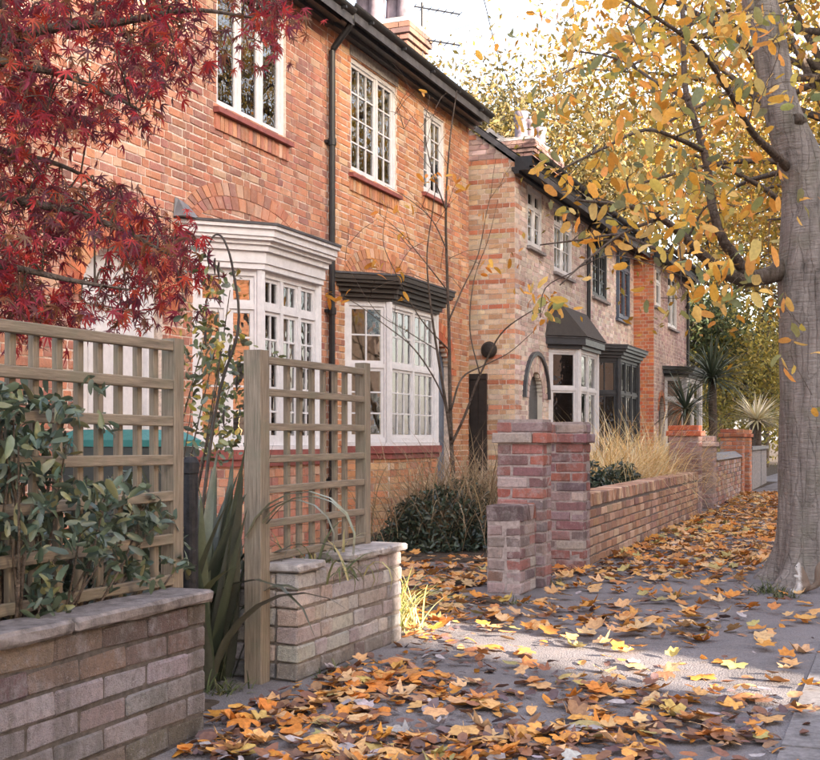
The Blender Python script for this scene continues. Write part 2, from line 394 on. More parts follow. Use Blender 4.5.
# ------------------------------------------------------------ the ground
def sheet(name, pts, z, mat):
    o = MB().add([(x, y, z) for x, y in pts], [tuple(range(len(pts)))]).build(name, mat); return tag(o, kind='structure')
WX = -2.28                                            # line of the garden walls
KX = -.36                                             # kerb line
sheet('ground', [(-400, -300), (400, -300), (400, 500), (-400, 500)], -.13, M_SOIL)
g = MB(); g.box((-40, -20, -.12), (-2.02, 60, -.004)); tag(g.build('front_gardens', M_SOIL), kind='structure')
def grid_sheet(name, x0, x1, y0, y1, z, mat, step=.12, amp=.006):
    nx, ny = int((x1 - x0) / step) + 1, int((y1 - y0) / step) + 1
    X, Y = np.meshgrid(np.linspace(x0, x1, nx), np.linspace(y0, y1, ny))
    Z = z + amp * (np.sin(X * 3.1 + Y * 1.7) * .5 + np.sin(X * 7.3 - Y * 4.1 + 1) * .3 + np.sin(Y * 11.7 + X * 9) * .2)
    V = np.stack([X.ravel(), Y.ravel(), Z.ravel()], 1); i = np.arange(nx * ny).reshape(ny, nx)
    a, b, c, d = i[:-1, :-1].ravel(), i[:-1, 1:].ravel(), i[1:, 1:].ravel(), i[1:, :-1].ravel()
    T = np.concatenate([np.stack([a, b, c], 1), np.stack([a, c, d], 1)])
    return tag(link(name, trimesh(name, V, T), mat, smooth=True), kind='structure')
grid_sheet('pavement', -2.7, KX, -6, 30, 0, M_PAVE)
sheet('pavement_far', [(-3.4, 30), (KX, 30), (KX, 60), (-3.4, 60)], .0, M_PAVE)
grid_sheet('driveway', -5.4, -2.71, 5.2, 9.2, .0, M_PATH, .12, .008)
sheet('road', [(KX + .125, -40), (9.2, -40), (9.2, 90), (KX + .125, 90)], -.095, M_ROAD)
sheet('pavement_opposite', [(9.2, -40), (11.2, -40), (11.2, 90), (9.2, 90)], .0, M_PAVE)
kerb = thing('kerb', (KX, 3, -.1), 'row of grey granite kerb stones along the pavement edge', 'kerb')
for i in range(26):
    y = .4 + i * .916
    if 8.0 < y + .45 < 8.9: continue
    MB().box((KX + .004, y, -.12), (KX + .13, y + .905, .012 + rnd.uniform(-.003, .003))).build('kerb_stone', M_KERB, kerb)

# ------------------------------------------------------------ windows and bays
UNIT = MB().box((-.5, -.5, -.5), (.5, .5, .5)).mesh('pane'); UNIT.materials.append(M_GLASS)
def pane(parent, fr, u0, u1, v0, v1, w):
    o = bpy.data.objects.new('pane', UNIT); col.objects.link(o); adopt(o, parent)
    R = Matrix(((fr.u.x, fr.n.x, 0), (fr.u.y, fr.n.y, 0), (0, 0, 1))).to_4x4()
    J = Matrix.Rotation(rnd.gauss(0, .010), 4, 'Z') @ Matrix.Rotation(rnd.gauss(0, .010), 4, 'X')
    o.matrix_basis = Matrix.Translation(fr((u0 + u1) / 2, (v0 + v1) / 2, w)) @ R @ J @ Matrix.Diagonal((u1 - u0 + .012, .004, v1 - v0 + .012, 1))
def window(parent, fr, u0, u1, v0, v1, lights, rows, mat=None, w=-.07, fw=.055, cf=.034, gb=.017, top=0, name='window', curtain=None, toprows=1):
    """outer frame mesh; children: casements with their bars, panes. lights = columns per casement; top = height of a row of top lights"""
    mat = mat or M_WHITE; m = MB(); d0, d1 = w - .05, w + .03
    m.fbox(fr, u0, u0 + fw, v0, v1, d0, d1); m.fbox(fr, u1 - fw, u1, v0, v1, d0, d1)
    m.fbox(fr, u0 + fw, u1 - fw, v1 - fw, v1, d0, d1 - .001); m.fbox(fr, u0 + fw, u1 - fw, v0, v0 + fw, d0, d1 - .001)
    n = len(lights); mw = .05; tot = sum(lights); cw = (u1 - u0 - 2 * fw - mw * (n - 1)) / tot; u = u0 + fw; spans = []
    for i, k in enumerate(lights):
        spans.append((u, u + cw * k, k)); u += cw * k
        if i < n - 1: m.fbox(fr, u, u + mw, v0 + fw, v1 - fw, d0, d1 - .002); u += mw
    W = m.build(name, mat, parent)
    zones = [(v0 + fw, v1 - fw, rows)]
    if top:
        vt = v1 - fw - top; t = MB()
        for (a, b, k) in spans: t.fbox(fr, a, b, vt - .045, vt, d0, d1 - .003)
        t.build('transom', mat, W); zones = [(v0 + fw, vt - .045, rows), (vt, v1 - fw, toprows)]
    for (a, b, k) in spans:
        for (p, q, r) in zones:
            c = MB(); e0, e1 = w - .03, w + .012
            c.fbox(fr, a, a + cf, p, q, e0, e1); c.fbox(fr, b - cf, b, p, q, e0, e1)
            c.fbox(fr, a + cf, b - cf, p, p + cf, e0, e1 - .001); c.fbox(fr, a + cf, b - cf, q - cf, q, e0, e1 - .001)
            c.build('casement', mat, W)
            A, B, P, Q = a + cf, b - cf, p + cf, q - cf; pw, ph = (B - A) / k, (Q - P) / r
            if k * r > 1:
                gbm = MB()
                for i in range(1, k): gbm.fbox(fr, A + pw * i - gb / 2, A + pw * i + gb / 2, P, Q, w - .018, w + .008)
                for j in range(1, r): gbm.fbox(fr, A, B, P + ph * j - gb / 2, P + ph * j + gb / 2, w - .017, w + .006)
                gbm.build('glazing_bar', mat, W)
            for i in range(k):
                for j in range(r): pane(W, fr, A + pw * i + gb / 2, A + pw * (i + 1) - gb / 2, P + ph * j + gb / 2, P + ph * (j + 1) - gb / 2, w - .006)
    if curtain:
        for (a, b) in curtain['spans']: drape(W, fr, a, b, v0 + .02, v1 - .02, w - .16, curtain['mat'])
    return W
def drape(parent, fr, a, b, v0, v1, w, mat):
    m = MB(); n = max(6, int((b - a) / .018)); V = []
    for i in range(n + 1):
        u = a + (b - a) * i / n; dw = .03 * math.sin(i * 1.35) + rnd.uniform(-.006, .006)
        V += [fr(u, v0, w + dw), fr(u, v1, w + dw * .6)]
    m.add(V, [(2 * i, 2 * i + 2, 2 * i + 3, 2 * i + 1) for i in range(n)]); m.build('curtain', mat, parent, smooth=True)
def shutters(parent, fr, a, b, v0, v1, w):
    m = MB(); v = v0
    while v < v1:
        P = [fr(a, v, w + .02), fr(b, v, w + .02), fr(b, v + .035, w - .022), fr(a, v + .035, w - .022)]
        m.add(P + [p + Vector((0, 0, .006)) for p in P], [(0, 1, 2, 3), (7, 6, 5, 4), (0, 4, 5, 1), (2, 6, 7, 3)]); v += .062
    m.build('shutter', M_SHUT, parent)
def offs(X, Y0, Y1, p, o):
    """plan of a splayed bay (45 degree cheeks), pushed out by o"""
    k = o * math.tan(math.radians(22.5)); q = o * math.sqrt(2)
    return [(X - .02, Y0 - q), (X, Y0 - q), (X + p + o, Y0 + p - k), (X + p + o, Y1 - p + k), (X, Y1 + q), (X - .02, Y1 + q)]
def bay(parent, X, Y0, Y1, p, sill, head, side, front, rows, mat, pal, brickm, top=0, corn=None, cornm=None, sillm=None, shut=False, curt=None, toprows=1, name='bay_window'):
    fa = [Frame((X, Y0, 0), (1, 1, 0), (1, -1, 0)), Frame((X + p, Y0 + p, 0), (0, 1, 0), (1, 0, 0)), Frame((X + p, Y1 - p, 0), (-1, 1, 0), (1, 1, 0))]
    Ls = [p * math.sqrt(2), Y1 - Y0 - 2 * p, p * math.sqrt(2)]
    base = MB(); base.prism(offs(X, Y0, Y1, p, -.012), -.02, sill - .09); B = base.build(name, M_MORT, parent)
    st = MB()
    for k, fr in enumerate(fa):
        for (r, a, b, v0, v1) in courses(0.004, Ls[k] - .004, .0, sill - .12, [], 'flemish', off=k * .06):
            st.fbox(fr, a, b, v0, v1, -.06, .0, pick(pal), .0015)
    st.build('brickwork', brickm, B, 'stuff')
    s = MB(); s.prism(offs(X, Y0, Y1, p, .045), sill - .115, sill - .035); s.prism(offs(X, Y0, Y1, p, .02), sill - .175, sill - .118)
    s.build('sill_band', sillm or M_REDSILL, B)
    s = MB(); s.prism(offs(X, Y0, Y1, p, .02), sill - .034, sill); s.build('sill', mat, B)
    for k, fr in enumerate(fa):
        lights = side if k != 1 else front
        e = .012
        W = window(B, fr, e, Ls[k] - e, sill + .002, head, lights, rows, mat, w=-.045, top=top, name='window', toprows=toprows)
        if shut and k == 0:
            for (a, b) in ((.07, Ls[k] / 2 - .03), (Ls[k] / 2 + .03, Ls[k] - .07)): shutters(W, fr, a, b, sill + .08, head - .08, -.13)
        if curt and k != 2:
            for (a, b, mm) in curt[k]: drape(W, fr, a * Ls[k], b * Ls[k], sill + .02, head - .03, -.125, mm)
    for (x, y) in (offs(X, Y0, Y1, p, -.03)[2], offs(X, Y0, Y1, p, -.03)[3]):
        MB().lathe((x, y, sill + .001), [(.046, 0), (.046, head - sill - .002)], 8).build('corner_post', mat, B)
    if corn:
        c = MB(); z = head
        for (h, o) in corn: c.prism(offs(X, Y0, Y1, p, o), z + .0005, z + h); z += h
        c.build('cornice', cornm or mat, B)
        l = MB(); l.prism(offs(X, Y0, Y1, p, corn[-1][1] + .012), z + .001, z + .022); l.build('flat_roof', M_SLATE, B)
    return B
def arch_ring(parent, fr, uc, half, spring, rise, d=.11, rings=1, mat=None, pal=None, w1=.012, kind=None):
    m = MB(); 
    for k in range(rings):
        a0, b0 = half + k * (d + .008), rise + k * (d + .008); a1, b1 = a0 + d, b0 + d
        n = int((math.pi * .5 * (a0 + b0)) / .078)
        for i in range(n):
            P = []
            for (t, aa, bb) in ((i + .07, a0, b0), (i + .07, a1, b1), (i + .93, a1, b1), (i + .93, a0, b0)):
                g_ = math.pi * t / n; P.append((uc - aa * math.cos(g_), spring + bb * math.sin(g_)))
            wj = w1 + rnd.uniform(-.002, .002)
            m.add([fr(u, v, -.08) for u, v in P] + [fr(u, v, wj) for u, v in P], [(4, 5, 6, 7), (0, 1, 5, 4), (1, 2, 6, 5), (2, 3, 7, 6), (3, 0, 4, 7)], pick(pal))
    m.build('arch_bricks', mat, parent, 'stuff')
def gutter(parent, X, Y0, Y1, z, fascia_mat, drop=.22, over=.28):
    m = MB(); m.box((X - .02, Y0, z - drop), (X + over - .10, Y1, z - drop + .05)); m.box((X + .015, Y0, z - drop - .045), (X + .09, Y1, z - drop - .001))
    m.box((X + .03, Y0 + .002, z - drop + .051), (X + over - .06, Y1 - .002, z - .03)); m.build('fascia', fascia_mat, parent)
    g_ = MB(); n = 9; V = []
    for y in (Y0 - .03, Y1 + .02):
        for r in (.062, .055):
            for k in range(n + 1):
                t = math.pi + math.pi * k / n; V.append((X + over + .01 + r * math.cos(t), y, z + .01 + r * math.sin(t)))
    q = n + 1; Fs = []
    for k in range(n): Fs += [(k, k + 1, 2 * q + k + 1, 2 * q + k), (q + k + 1, q + k, 3 * q + k, 3 * q + k + 1), (k + 1, k, q + k, q + k + 1)]
    Fs += [(0, 2 * q, 3 * q, q), (n, q + n, 3 * q + n, 2 * q + n)]
    g_.add(V, Fs)
    y = Y0 + .4
    while y < Y1: g_.box((X + over - .07, y, z - .07), (X + over + .078, y + .025, z - .045)); y += .9
    g_.build('gutter', M_BLACK, parent)
def downpipe(parent, X, Y, z0, z1, over=.28, r=.034, mat=None):
    m = MB(); P = smoothpath([(X + over, Y, z1), (X + over - .02, Y, z1 - .10), (X + .12, Y, z1 - .26), (X + .055, Y, z1 - .34)], 4) + [Vector((X + .055, Y, z0))]
    m.tube(P, r, 10); z = z0 + .5
    while z < z1 - .5: m.tube([(X + .055, Y, z), (X + .055, Y, z + .07)], r + .011, 10); m.box((X - .02, Y - .07, z + .02), (X + .03, Y + .07, z + .05)); z += 1.75
    m.build('downpipe', mat or M_BLACK, parent, smooth=False)
def roof(parent, X, Y0, Y1, eave, depth, pitch=38, over=.30, name='roof', thick=.09):
    t = math.tan(math.radians(pitch)); hx = X - depth / 2; ze = eave - over * t; zr = eave + depth / 2 * t; m = MB()
    V = [(X + over, Y0, ze + .12), (hx, Y0, zr + .12), (X - depth - over, Y0, ze + .12), (X - depth - over, Y0, ze + .12 - thick), (hx, Y0, zr + .12 - thick), (X + over, Y0, ze + .12 - thick)]
    n = len(V); m.add(V + [(a, Y1, c) for a, b, c in V], [(0, 1, 4, 5), (1, 2, 3, 4), (n + 5, n + 4, n + 1, n), (n + 4, n + 3, n + 2, n + 1), (0, n, n + 1, 1), (1, n + 1, n + 2, 2), (5, 4, n + 4, n + 5), (4, 3, n + 3, n + 4), (0, 5, n + 5, n), (2, n + 2, n + 3, 3)])
    R = m.build(name, M_SLATE, parent)
    s = MB(); L = math.hypot(depth / 2 + over, zr - ze); rows = int(L / .16); ux, uz = -(depth / 2 + over) / L, (zr - ze) / L
    for r in range(rows):
        d0, d1 = r * .16, r * .16 + .17; y = Y0 + (.15 if r % 2 else 0)
        while y < Y1 - .02:
            y2 = min(y + .29, Y1); h0, h1 = .018 + rnd.uniform(0, .004), .006
            P = [(X + over + ux * d, yy, ze + .122 + uz * d + hh) for (d, hh) in ((d0, h0), (d1, h1)) for yy in (y + .003, y2 - .003)]
            Q = [(a, b, c - .01) for a, b, c in P[:2]]
            s.add(P + Q, [(0, 1, 3, 2), (4, 5, 1, 0)]); y += .30
    s.build('slates', M_SLATE, R, 'stuff'); return R
def chimney(parent, x0, x1, y0, y1, z0, z1, npots, pal, brickm):
    m = MB(); m.box((x0 + .012, y0 + .012, z0), (x1 - .012, y1 - .012, z1)); c = m.build('chimney', M_MORTD, parent)
    b = MB()
    for fr, L in ((Frame((x0, y0, 0), (1, 0, 0), (0, -1, 0)), x1 - x0), (Frame((x1, y0, 0), (0, 1, 0), (1, 0, 0)), y1 - y0)):
        for (r, a, q, v0, v1) in courses(0.002, L - .002, z0, z1, [], 'stretcher'):
            k = .035 * max(0, min(3, int((v1 - z1) / .075) + 4)) if v1 > z1 - .25 else 0
            b.fbox(fr, a - k * (a < .05), q + k * (q > L - .05), v0, v1, -.05, k, pick(pal), .002)
    b.build('chimney_bricks', brickm, c, 'stuff')
    MB().box((x0 - .08, y0 - .08, z1 + .001), (x1 + .08, y1 + .08, z1 + .06)).build('chimney_cap', M_STONE, c)
    for i in range(npots):
        y = y0 + (y1 - y0) * (i + .5) / npots; x = (x0 + x1) / 2 + (-.06 if i % 2 else .06)
        if x1 - x0 > y1 - y0: x, y = x0 + (x1 - x0) * (i + .5) / npots, (y0 + y1) / 2 + (-.05 if i % 2 else .05)
        MB().lathe((x, y, z1 + .06), [(.14, 0), (.145, .05), (.12, .08), (.105, .40), (.13, .43), (.135, .52), (.10, .53), (.09, .5)], 14).build('chimney_pot', M_POT, c, smooth=True)
    return c
# ------------------------------------------------------------ houses
PAL1 = [(.47, .205, .135), (.50, .235, .15), (.43, .185, .13), (.53, .27, .18), (.38, .175, .135), (.47, .21, .135), (.49, .22, .145), (.54, .34, .25), (.33, .165, .14)]
PAL1B = [(.52, .245, .125), (.54, .275, .145), (.48, .205, .11), (.56, .33, .19), (.42, .19, .115), (.51, .25, .13), (.50, .235, .125), (.36, .17, .12), (.57, .39, .26)]
PALP = [(.62, .52, .47), (.66, .57, .52), (.57, .46, .42), (.52, .40, .37), (.70, .62, .58), (.47, .35, .34)]
PALC = [(.60, .43, .28), (.66, .50, .35), (.55, .34, .21), (.62, .48, .36), (.48, .28, .18)]
PALR = [(.50, .15, .075), (.46, .135, .07), (.55, .20, .10), (.52, .25, .14)]
PALM = [(.40, .28, .27), (.46, .34, .32), (.36, .24, .24), (.50, .39, .37)]
HX = -5.5
M_CB = mat_brick('darkened_chimney_brick', 'attr', .12, (.3, .25, .22), .5)  # brick tone darkened to offset direct sun on the stacks
def facade(parent, fr, u0, u1, v1, rects, pal, brickm, solom=None, nsolo=0, bond='flemish', mort=None, colf=None, depth=.25, jit=.0028, score=None):
    m = MB(); backing(m, fr, u0 + (.03 if nsolo == 0 and fr.u.y > .5 else 0), u1, -.1, v1, rects, -depth, -.006); W = m.build('wall', mort or M_MORT, parent)
    items = list(courses(u0, u1, 0, v1, rects, bond, .0715, .212, gu=.006, gv=.006)); solo = set()
    if nsolo:
        def big(i):
            r, a, b, c, d = items[i]; p = fr((a + b) / 2, (c + d) / 2, 0); x, y, z = toPx(p)
            if not (0 < x < 820 and 0 < y < 470) or (score and not score(x, y)): return 0
            return (b - a) * (d - c) / z ** 3
        o = sorted(range(len(items)), key=lambda i: -big(i)); solo = set(i for i in o[:nsolo] if big(i) > 0)
    b = MB()
    for i, (r, a, q, v0, v_) in enumerate(items):
        c = colf(r, a, q) if colf else None
        pt = .5 + .5 * math.sin(a * 1.9 + v0 * 1.3 + 2.1 * math.sin(v0 * .9 + a * .6)); kk = .86 + .26 * pt
        c = tuple(min(1, x * kk) for x in (c or pick(pal, .12)))
        if i in solo: brick_obj(W, fr, a, q, v0, v_, -.06, 0.0, c, solom)
        else: b.fbox(fr, a, q, v0, v_, -.06, rnd.uniform(-.0022, .0015), c, jit, back=False)
    b.build('brickwork', brickm, W, 'stuff'); return W
def shell(parent, X, Y0, Y1, eave, depth, near_wall=True):
    m = MB(); xb = X - depth
    m.box((xb, Y0, -.1), (xb + .2, Y1, eave)); m.box((xb + .2, Y1 - .2, -.1), (X - .251, Y1, eave))
    if near_wall: m.box((xb + .2, Y0, -.1), (X - .251, Y0 + .2, eave))
    m.box((xb + .201, Y0 + .21, 2.95), (X - .26, Y1 - .21, 3.15)); m.box((xb + .201, Y0 + .21, eave - .12), (X - .26, Y1 - .21, eave - .02))
    m.box((xb + .201, Y0 + .21, .1), (X - .26, Y1 - .21, .2))
    t = math.tan(math.radians(38)); z = eave + (depth / 2) * t - .1
    for y in (Y0, Y1 - .2): m.add([(X - .251, y, eave), (X - depth / 2, y, z), (xb, y, eave), (X - .251, y + .2, eave), (X - depth / 2, y + .2, z), (xb, y + .2, eave)], [(0, 1, 2), (5, 4, 3), (0, 3, 4, 1), (1, 4, 5, 2), (2, 5, 3, 0)])
    m.build('inner_shell', M_ROOM, parent)
def sill_course(parent, fr, u0, u1, v, pal, brickm):
    MB().add(*sillgeo(fr, u0 - .06, u1 + .06, v)).build('sill', M_REDSILL, parent)
    m = MB(); u = u0 - .04
    while u < u1 + .03: m.fbox(fr, u, u + .06, v - .20, v - .066, -.03, .018, pick(pal, .2), .0015); u += .071
    m.build('sill_bricks', brickm, parent, 'stuff')
def sillgeo(fr, u0, u1, v):
    P = [(-.12, v), (.055, v - .015), (.06, v - .06), (-.12, v - .06)]
    V = [fr(u0, b, a) for a, b in P] + [fr(u1, b, a) for a, b in P]
    return V, [(0, 1, 2, 3), (7, 6, 5, 4), (0, 4, 5, 1), (1, 5, 6, 2), (2, 6, 7, 3), (3, 7, 4, 0)]

fr1 = Frame((HX, 0, 0), (0, 1, 0), (1, 0, 0))
SPLIT = 11.22
# --- the nearer half of the pair
h = thing('brick_house', (HX, 8, 0), 'orange-red brick house with white corniced bay beside the trellises', 'house', 'brick houses along the street')
b1 = (8.62, 10.60, .435)
w1 = (9.03, 10.30, 3.90, 5.25)
doorr = arch_rects(7.68, .52, 2.05, .45)
rects = [w1, (b1[0] + .06, b1[1] - .06, .3, 2.72)] + doorr
wall = facade(h, fr1, 4.2, SPLIT, 5.40, rects, PAL1, M_HB, M_HBo, 300, score=lambda x, y: x > 60)
shell(h, HX, 4.2, SPLIT, 5.40, 7)
W = window(h, fr1, *w1, [1, 1, 1], 1, M_WHITE, w=-.06, top=0, curtain={'spans': [(w1[0] + .05, w1[0] + .25)], 'mat': M_CURT}); sill_course(W, fr1, w1[0], w1[1], 3.90, PAL1, M_HB)
bay(h, HX, b1[0], b1[1], b1[2], .95, 2.46, [1, 1], [2, 2, 2], 5, M_WHITE, PAL1, M_HB, top=.24, shut=True,
    corn=[(.05, .03), (.10, .045), (.05, .075), (.035, .10), (.03, .135), (.06, .15), (.03, .175)],
    curt={0: [], 1: [(.01, .48, M_CURT), (.52, .99, M_CURT)]})
MB().add([(HX + .01, b1[0] - .28, 2.83), (HX + .01, b1[0] - .06, 2.83), (HX + .14, b1[0] - .1, 2.83), (HX + .12, b1[0] - .26, 2.83), (HX + .01, b1[0] - .26, 2.99), (HX + .01, b1[0] - .06, 2.95), (HX + .03, b1[0] - .1, 2.95), (HX + .03, b1[0] - .24, 2.98)],
   [(0, 1, 2, 3), (4, 7, 6, 5), (0, 3, 7, 4), (3, 2, 6, 7), (2, 1, 5, 6), (1, 0, 4, 5)]).build('lead_flashing', M_LEAD, h)
arch_ring(h, fr1, 9.60, .88, 2.86, .20, .115, 2, M_HB, PAL1, .008)
# white front door under a red brick arch
arch_ring(h, fr1, 7.68, .53, 2.05, .45, .23, 1, M_HB, PALR, .010)
m = MB()
for s in (-1, 1): m.fbox(fr1, 7.68 + s * .44 - .045, 7.68 + s * .44 + .045, 0, 2.25, -.16, -.06)
m.fbox(fr1, 7.285, 8.075, 2.02, 2.09, -.159, -.062); D = m.build('door', M_WHITE, h)
m = MB(); m.fbox(fr1, 7.29, 8.07, .16, 2.015, -.14, -.10)
for (u0, u1, v0, v1) in ((7.36, 7.64, .3, .95), (7.72, 8.0, .3, .95), (7.36, 7.64, 1.08, 1.9), (7.72, 8.0, 1.08, 1.9)):
    m.fbox(fr1, u0, u1, v0, v1, -.101, -.088); m.fbox(fr1, u0 + .05, u1 - .05, v0 + .05, v1 - .05, -.09, -.08)
m.build('door_leaf', M_WHITE, D)
MB().fbox(fr1, 7.24, 8.12, 2.10, 2.50, -.13, -.125).build('fanlight', M_WHITE, D); MB().fbox(fr1, 7.15, 8.2, 0, .155, -.2, .05).build('door_step', M_STONE, D)
MB().tube([fr1(7.98, 1.02, -.10), fr1(7.98, 1.02, -.05), fr1(7.95, 1.02, -.045)], .014, 8).build('door_handle', M_LEAD, D)
gutter(h, HX, 4.2, SPLIT - .06, 5.41, M_DARKP, .10); roof(h, HX, 4.1, SPLIT, 5.47, 7); downpipe(h, HX, SPLIT - .02, .05, 5.37)
# --- the farther half
h = thing('brick_house', (HX, 13, 0), 'orange-buff brick house with white many-paned bay under a dark canopy', 'house', 'brick houses along the street')
b2 = (11.60, 13.80, .38); w2 = (11.78, 13.05, 3.90, 5.16); w3 = (13.92, 14.66, 4.10, 5.14)
doorr = arch_rects(14.42, .43, 1.85, .43)
HEND = 15.62
facade(h, fr1, SPLIT + .001, HEND, 5.40, [w2, w3, (b2[0] + .06, b2[1] - .06, .3, 2.60)] + doorr, PAL1B, M_HB, M_HBo, 300)
shell(h, HX, SPLIT + .001, HEND, 5.40, 7)
W = window(h, fr1, *w2, [3, 2], 4, M_WHITE, w=-.05, curtain={'spans': [(w2[0] + .05, w2[0] + .3), (w2[1] - .3, w2[1] - .05)], 'mat': M_CURT}); sill_course(W, fr1, w2[0], w2[1], 3.90, PAL1B, M_HB)
W = window(h, fr1, *w3, [1, 2], 4, M_WHITE, w=-.05, curtain={'spans': [(w3[0] + .05, w3[0] + .2)], 'mat': M_CURT}); sill_course(W, fr1, w3[0], w3[1], 4.10, PAL1B, M_HB)
m = MB(); m.fbox(fr1, w2[0] - .03, w2[1] + .03, w2[3] + .004, w2[3] + .11, -.1, .012); m.build('lintel', M_STONE, h)
bay(h, HX, b2[0], b2[1], b2[2], .97, 2.50, [2], [3, 3], 3, M_WHITE, PAL1B, M_HB, top=.62, toprows=2,
    corn=[(.03, .02), (.05, .05), (.05, .09), (.04, .13), (.035, .17), (.05, .19)], cornm=M_BROWNP,
    curt={0: [(.05, .95, M_REFLCURT)], 1: [(.03, .55, M_CURT), (.60, .97, M_CURT)]})
arch_ring(h, fr1, 12.70, .90, 2.72, .22, .115, 2, M_HB, PAL1B, .008)
arch_ring(h, fr1, 14.42, .44, 1.85, .43, .115, 2, M_HB, PALR, .010)
m = MB(); m.fbox(fr1, 13.99, 14.85, .0, 2.28, -.12, -.08); D = m.build('door', M_BLUEP, h)
m = MB()
for (u0, u1, v0, v1) in ((14.06, 14.38, .25, .9), (14.46, 14.78, .25, .9), (14.06, 14.38, 1.05, 1.8), (14.46, 14.78, 1.05, 1.8)): m.fbox(fr1, u0, u1, v0, v1, -.082, -.065)
m.build('door_panel', M_BLUEP, D)
gutter(h, HX, SPLIT - .05, HEND + .04, 5.46, M_DARKP, .13); roof(h, HX, SPLIT + .01, HEND, 5.52, 7)
chimney(h, HX - 1.45, HX - .6, 14.78, 15.4, 5.5, 6.56, 4, [(.13, .075, .06), (.17, .09, .07), (.11, .07, .065)], M_CB)
# television aerial on the chimney
ae = MB(); ax, ay = HX - .57, 15.3
ae.tube([(ax, ay, 6.0), (ax, ay, 7.0)], .018, 6)
for (z, n) in ((6.93, 7), (6.50, 8)):
    ae.tube([(ax - .08, ay - .08, z), (ax + .42, ay + .36, z - .03)], .013, 5)
    for i in range(n):
        t = i / (n - 1); c = Vector((ax - .08 + .50 * t, ay - .08 + .44 * t, z - .03 * t)); ae.tube([c + Vector((-.07, .09, 0)), c + Vector((.07, -.09, 0))], .006, 4)
tag(ae.build('television_aerial', M_BLACK), 'grey rod television aerial beside the chimney stack of the buff brick house', 'aerial')

# --- passage gate between the pairs
gt = thing('passage_gate', (-5.62, 15.62, 0), 'dark boarded timber gate in the passage between the houses', 'gate')
frg = Frame((-6.25, 15.95, 0), (1, 0, 0), (0, -1, 0))
for i in range(7): MB().fbox(frg, .005 + i * .128, .127 + i * .128, .04, 1.85, -.03, .0).build('board', M_BROWNP, gt)
m = MB(); m.fbox(frg, 0, .895, 1.851, 1.93, -.04, .01); m.build('top_rail', M_BROWNP, gt)
m = MB(); m.fbox(frg, 0, .895, .3, .4, -.06, -.031); m.fbox(frg, 0, .895, 1.4, 1.5, -.06, -.031); m.build('back_rail', M_BROWNP, gt)

# --- banded gable-end house
X2, Y2a, Y2b, E2 = -5.03, 16.25, 24.4, 4.92
h = thing('brick_house', (X2, 20, 0), 'pale pink-washed brick house with red banded corner, white bay and dark bay', 'house', 'brick houses along the street')
fr2 = Frame((X2, 0, 0), (0, 1, 0), (1, 0, 0)); fr2s = Frame((X2 - 3.6, Y2a, 0), (1, 0, 0), (0, -1, 0))
wa = (16.86, 17.62, 3.85, 4.72); wb = (18.3, 19.42, 3.66, 4.72); wc = (20.85, 22.0, 3.56, 4.70); wd = (22.75, 23.75, 3.35, 4.62)
da = arch_rects(17.28, .36, 1.62, .40)
bw = (17.98, 20.0, .40); bd = (20.75, 23.3, .42)
def quoin(r, a, q): return pick([(.50, .22, .14), (.52, .28, .19)], .15) if (r % 5 == 0) and a < Y2a + (.46 if r % 10 else .24) else None
facade(h, fr2, Y2a, Y2b, E2, [wa, wb, wc, wd, (bw[0] + .06, bw[1] - .06, .3, 2.5), (bd[0] + .06, bd[1] - .06, .3, 2.5)] + da, PALP, M_PB, mort=M_CREAM, colf=quoin)
def bands(r, a, q): return pick([(.50, .19, .11), (.47, .17, .10), (.53, .25, .15)], .15) if r % 5 == 0 and rnd.random() < .9 else None
facade(h, fr2s, .02, 3.597, E2, [], PALC, M_HB, colf=bands)
m = MB(); t38 = math.tan(math.radians(38)); z = E2
gb_ = MB()
for r in range(34):
    v = E2 + r * .075; u1 = 3.597 - (v + .075 - E2) / t38
    if u1 < .1: break
    x = 0.02 - (.11 if r % 2 else 0)
    while x < u1:
        a, q = max(x, .02), min(x + .225, u1); x += .225
        if q - a > .03: gb_.fbox(fr2s, a + .005, q - .005, v + .005, v + .07, -.06, rnd.uniform(-.002, .003), (bands(int(E2 / .075) + r, a, q) or pick(PALM)), .0015)
gb_.build('gable_brickwork', M_HB, h, 'stuff')
m = MB(); m.add([fr2s(0, E2, -.2), fr2s(3.59, E2, -.2), fr2s(0.0, E2 + 3.59 * t38, -.2), fr2s(0, E2, -.012), fr2s(3.59, E2, -.012), fr2s(0.0, E2 + 3.59 * t38, -.012)], [(2, 1, 0), (3, 4, 5), (0, 1, 4, 3), (1, 2, 5, 4), (2, 0, 3, 5)]); m.build('gable_backing', M_MORT, h)
shell(h, X2, Y2a + .26, Y2b, E2, 7.2, True)
for (wr, li, ro, mt) in ((wa, [1, 1], 2, M_WHITE), (wb, [2, 2], 2, M_WHITE), (wc, [2, 2], 3, M_DARKP), (wd, [1, 1], 2, M_BLUEP)):
    W = window(h, fr2, *wr, li, ro, mt, w=-.04 if mt != M_BLUEP else .03, top=.22, curtain={'spans': [(wr[0] + .05, wr[0] + .3)], 'mat': M_CURT})
    MB().add(*sillgeo(fr2, wr[0] - .05, wr[1] + .05, wr[2])).build('sill', M_STONE if mt != M_BLUEP else M_BLUEP, W)
bay(h, X2, *bw, .85, 2.42, [1], [1, 1], 1, M_WHITE, PALP, M_PB, top=.55, corn=[(.06, .04), (.10, .10)], cornm=M_DARKP, sillm=M_STONE, curt={0: [(.05, .95, M_REFLCURT)], 1: [(.03, .5, M_CURT)]})
m = MB(); P = offs(X2, bw[0], bw[1], bw[2], .13); zt = 3.10
A = [(x, y, 2.61) for x, y in P[1:5]]; T = [(X2 + .01, bw[0] + .02, zt), (X2 + .16, bw[0] + .22, zt), (X2 + .16, bw[1] - .22, zt), (X2 + .01, bw[1] - .02, zt)]
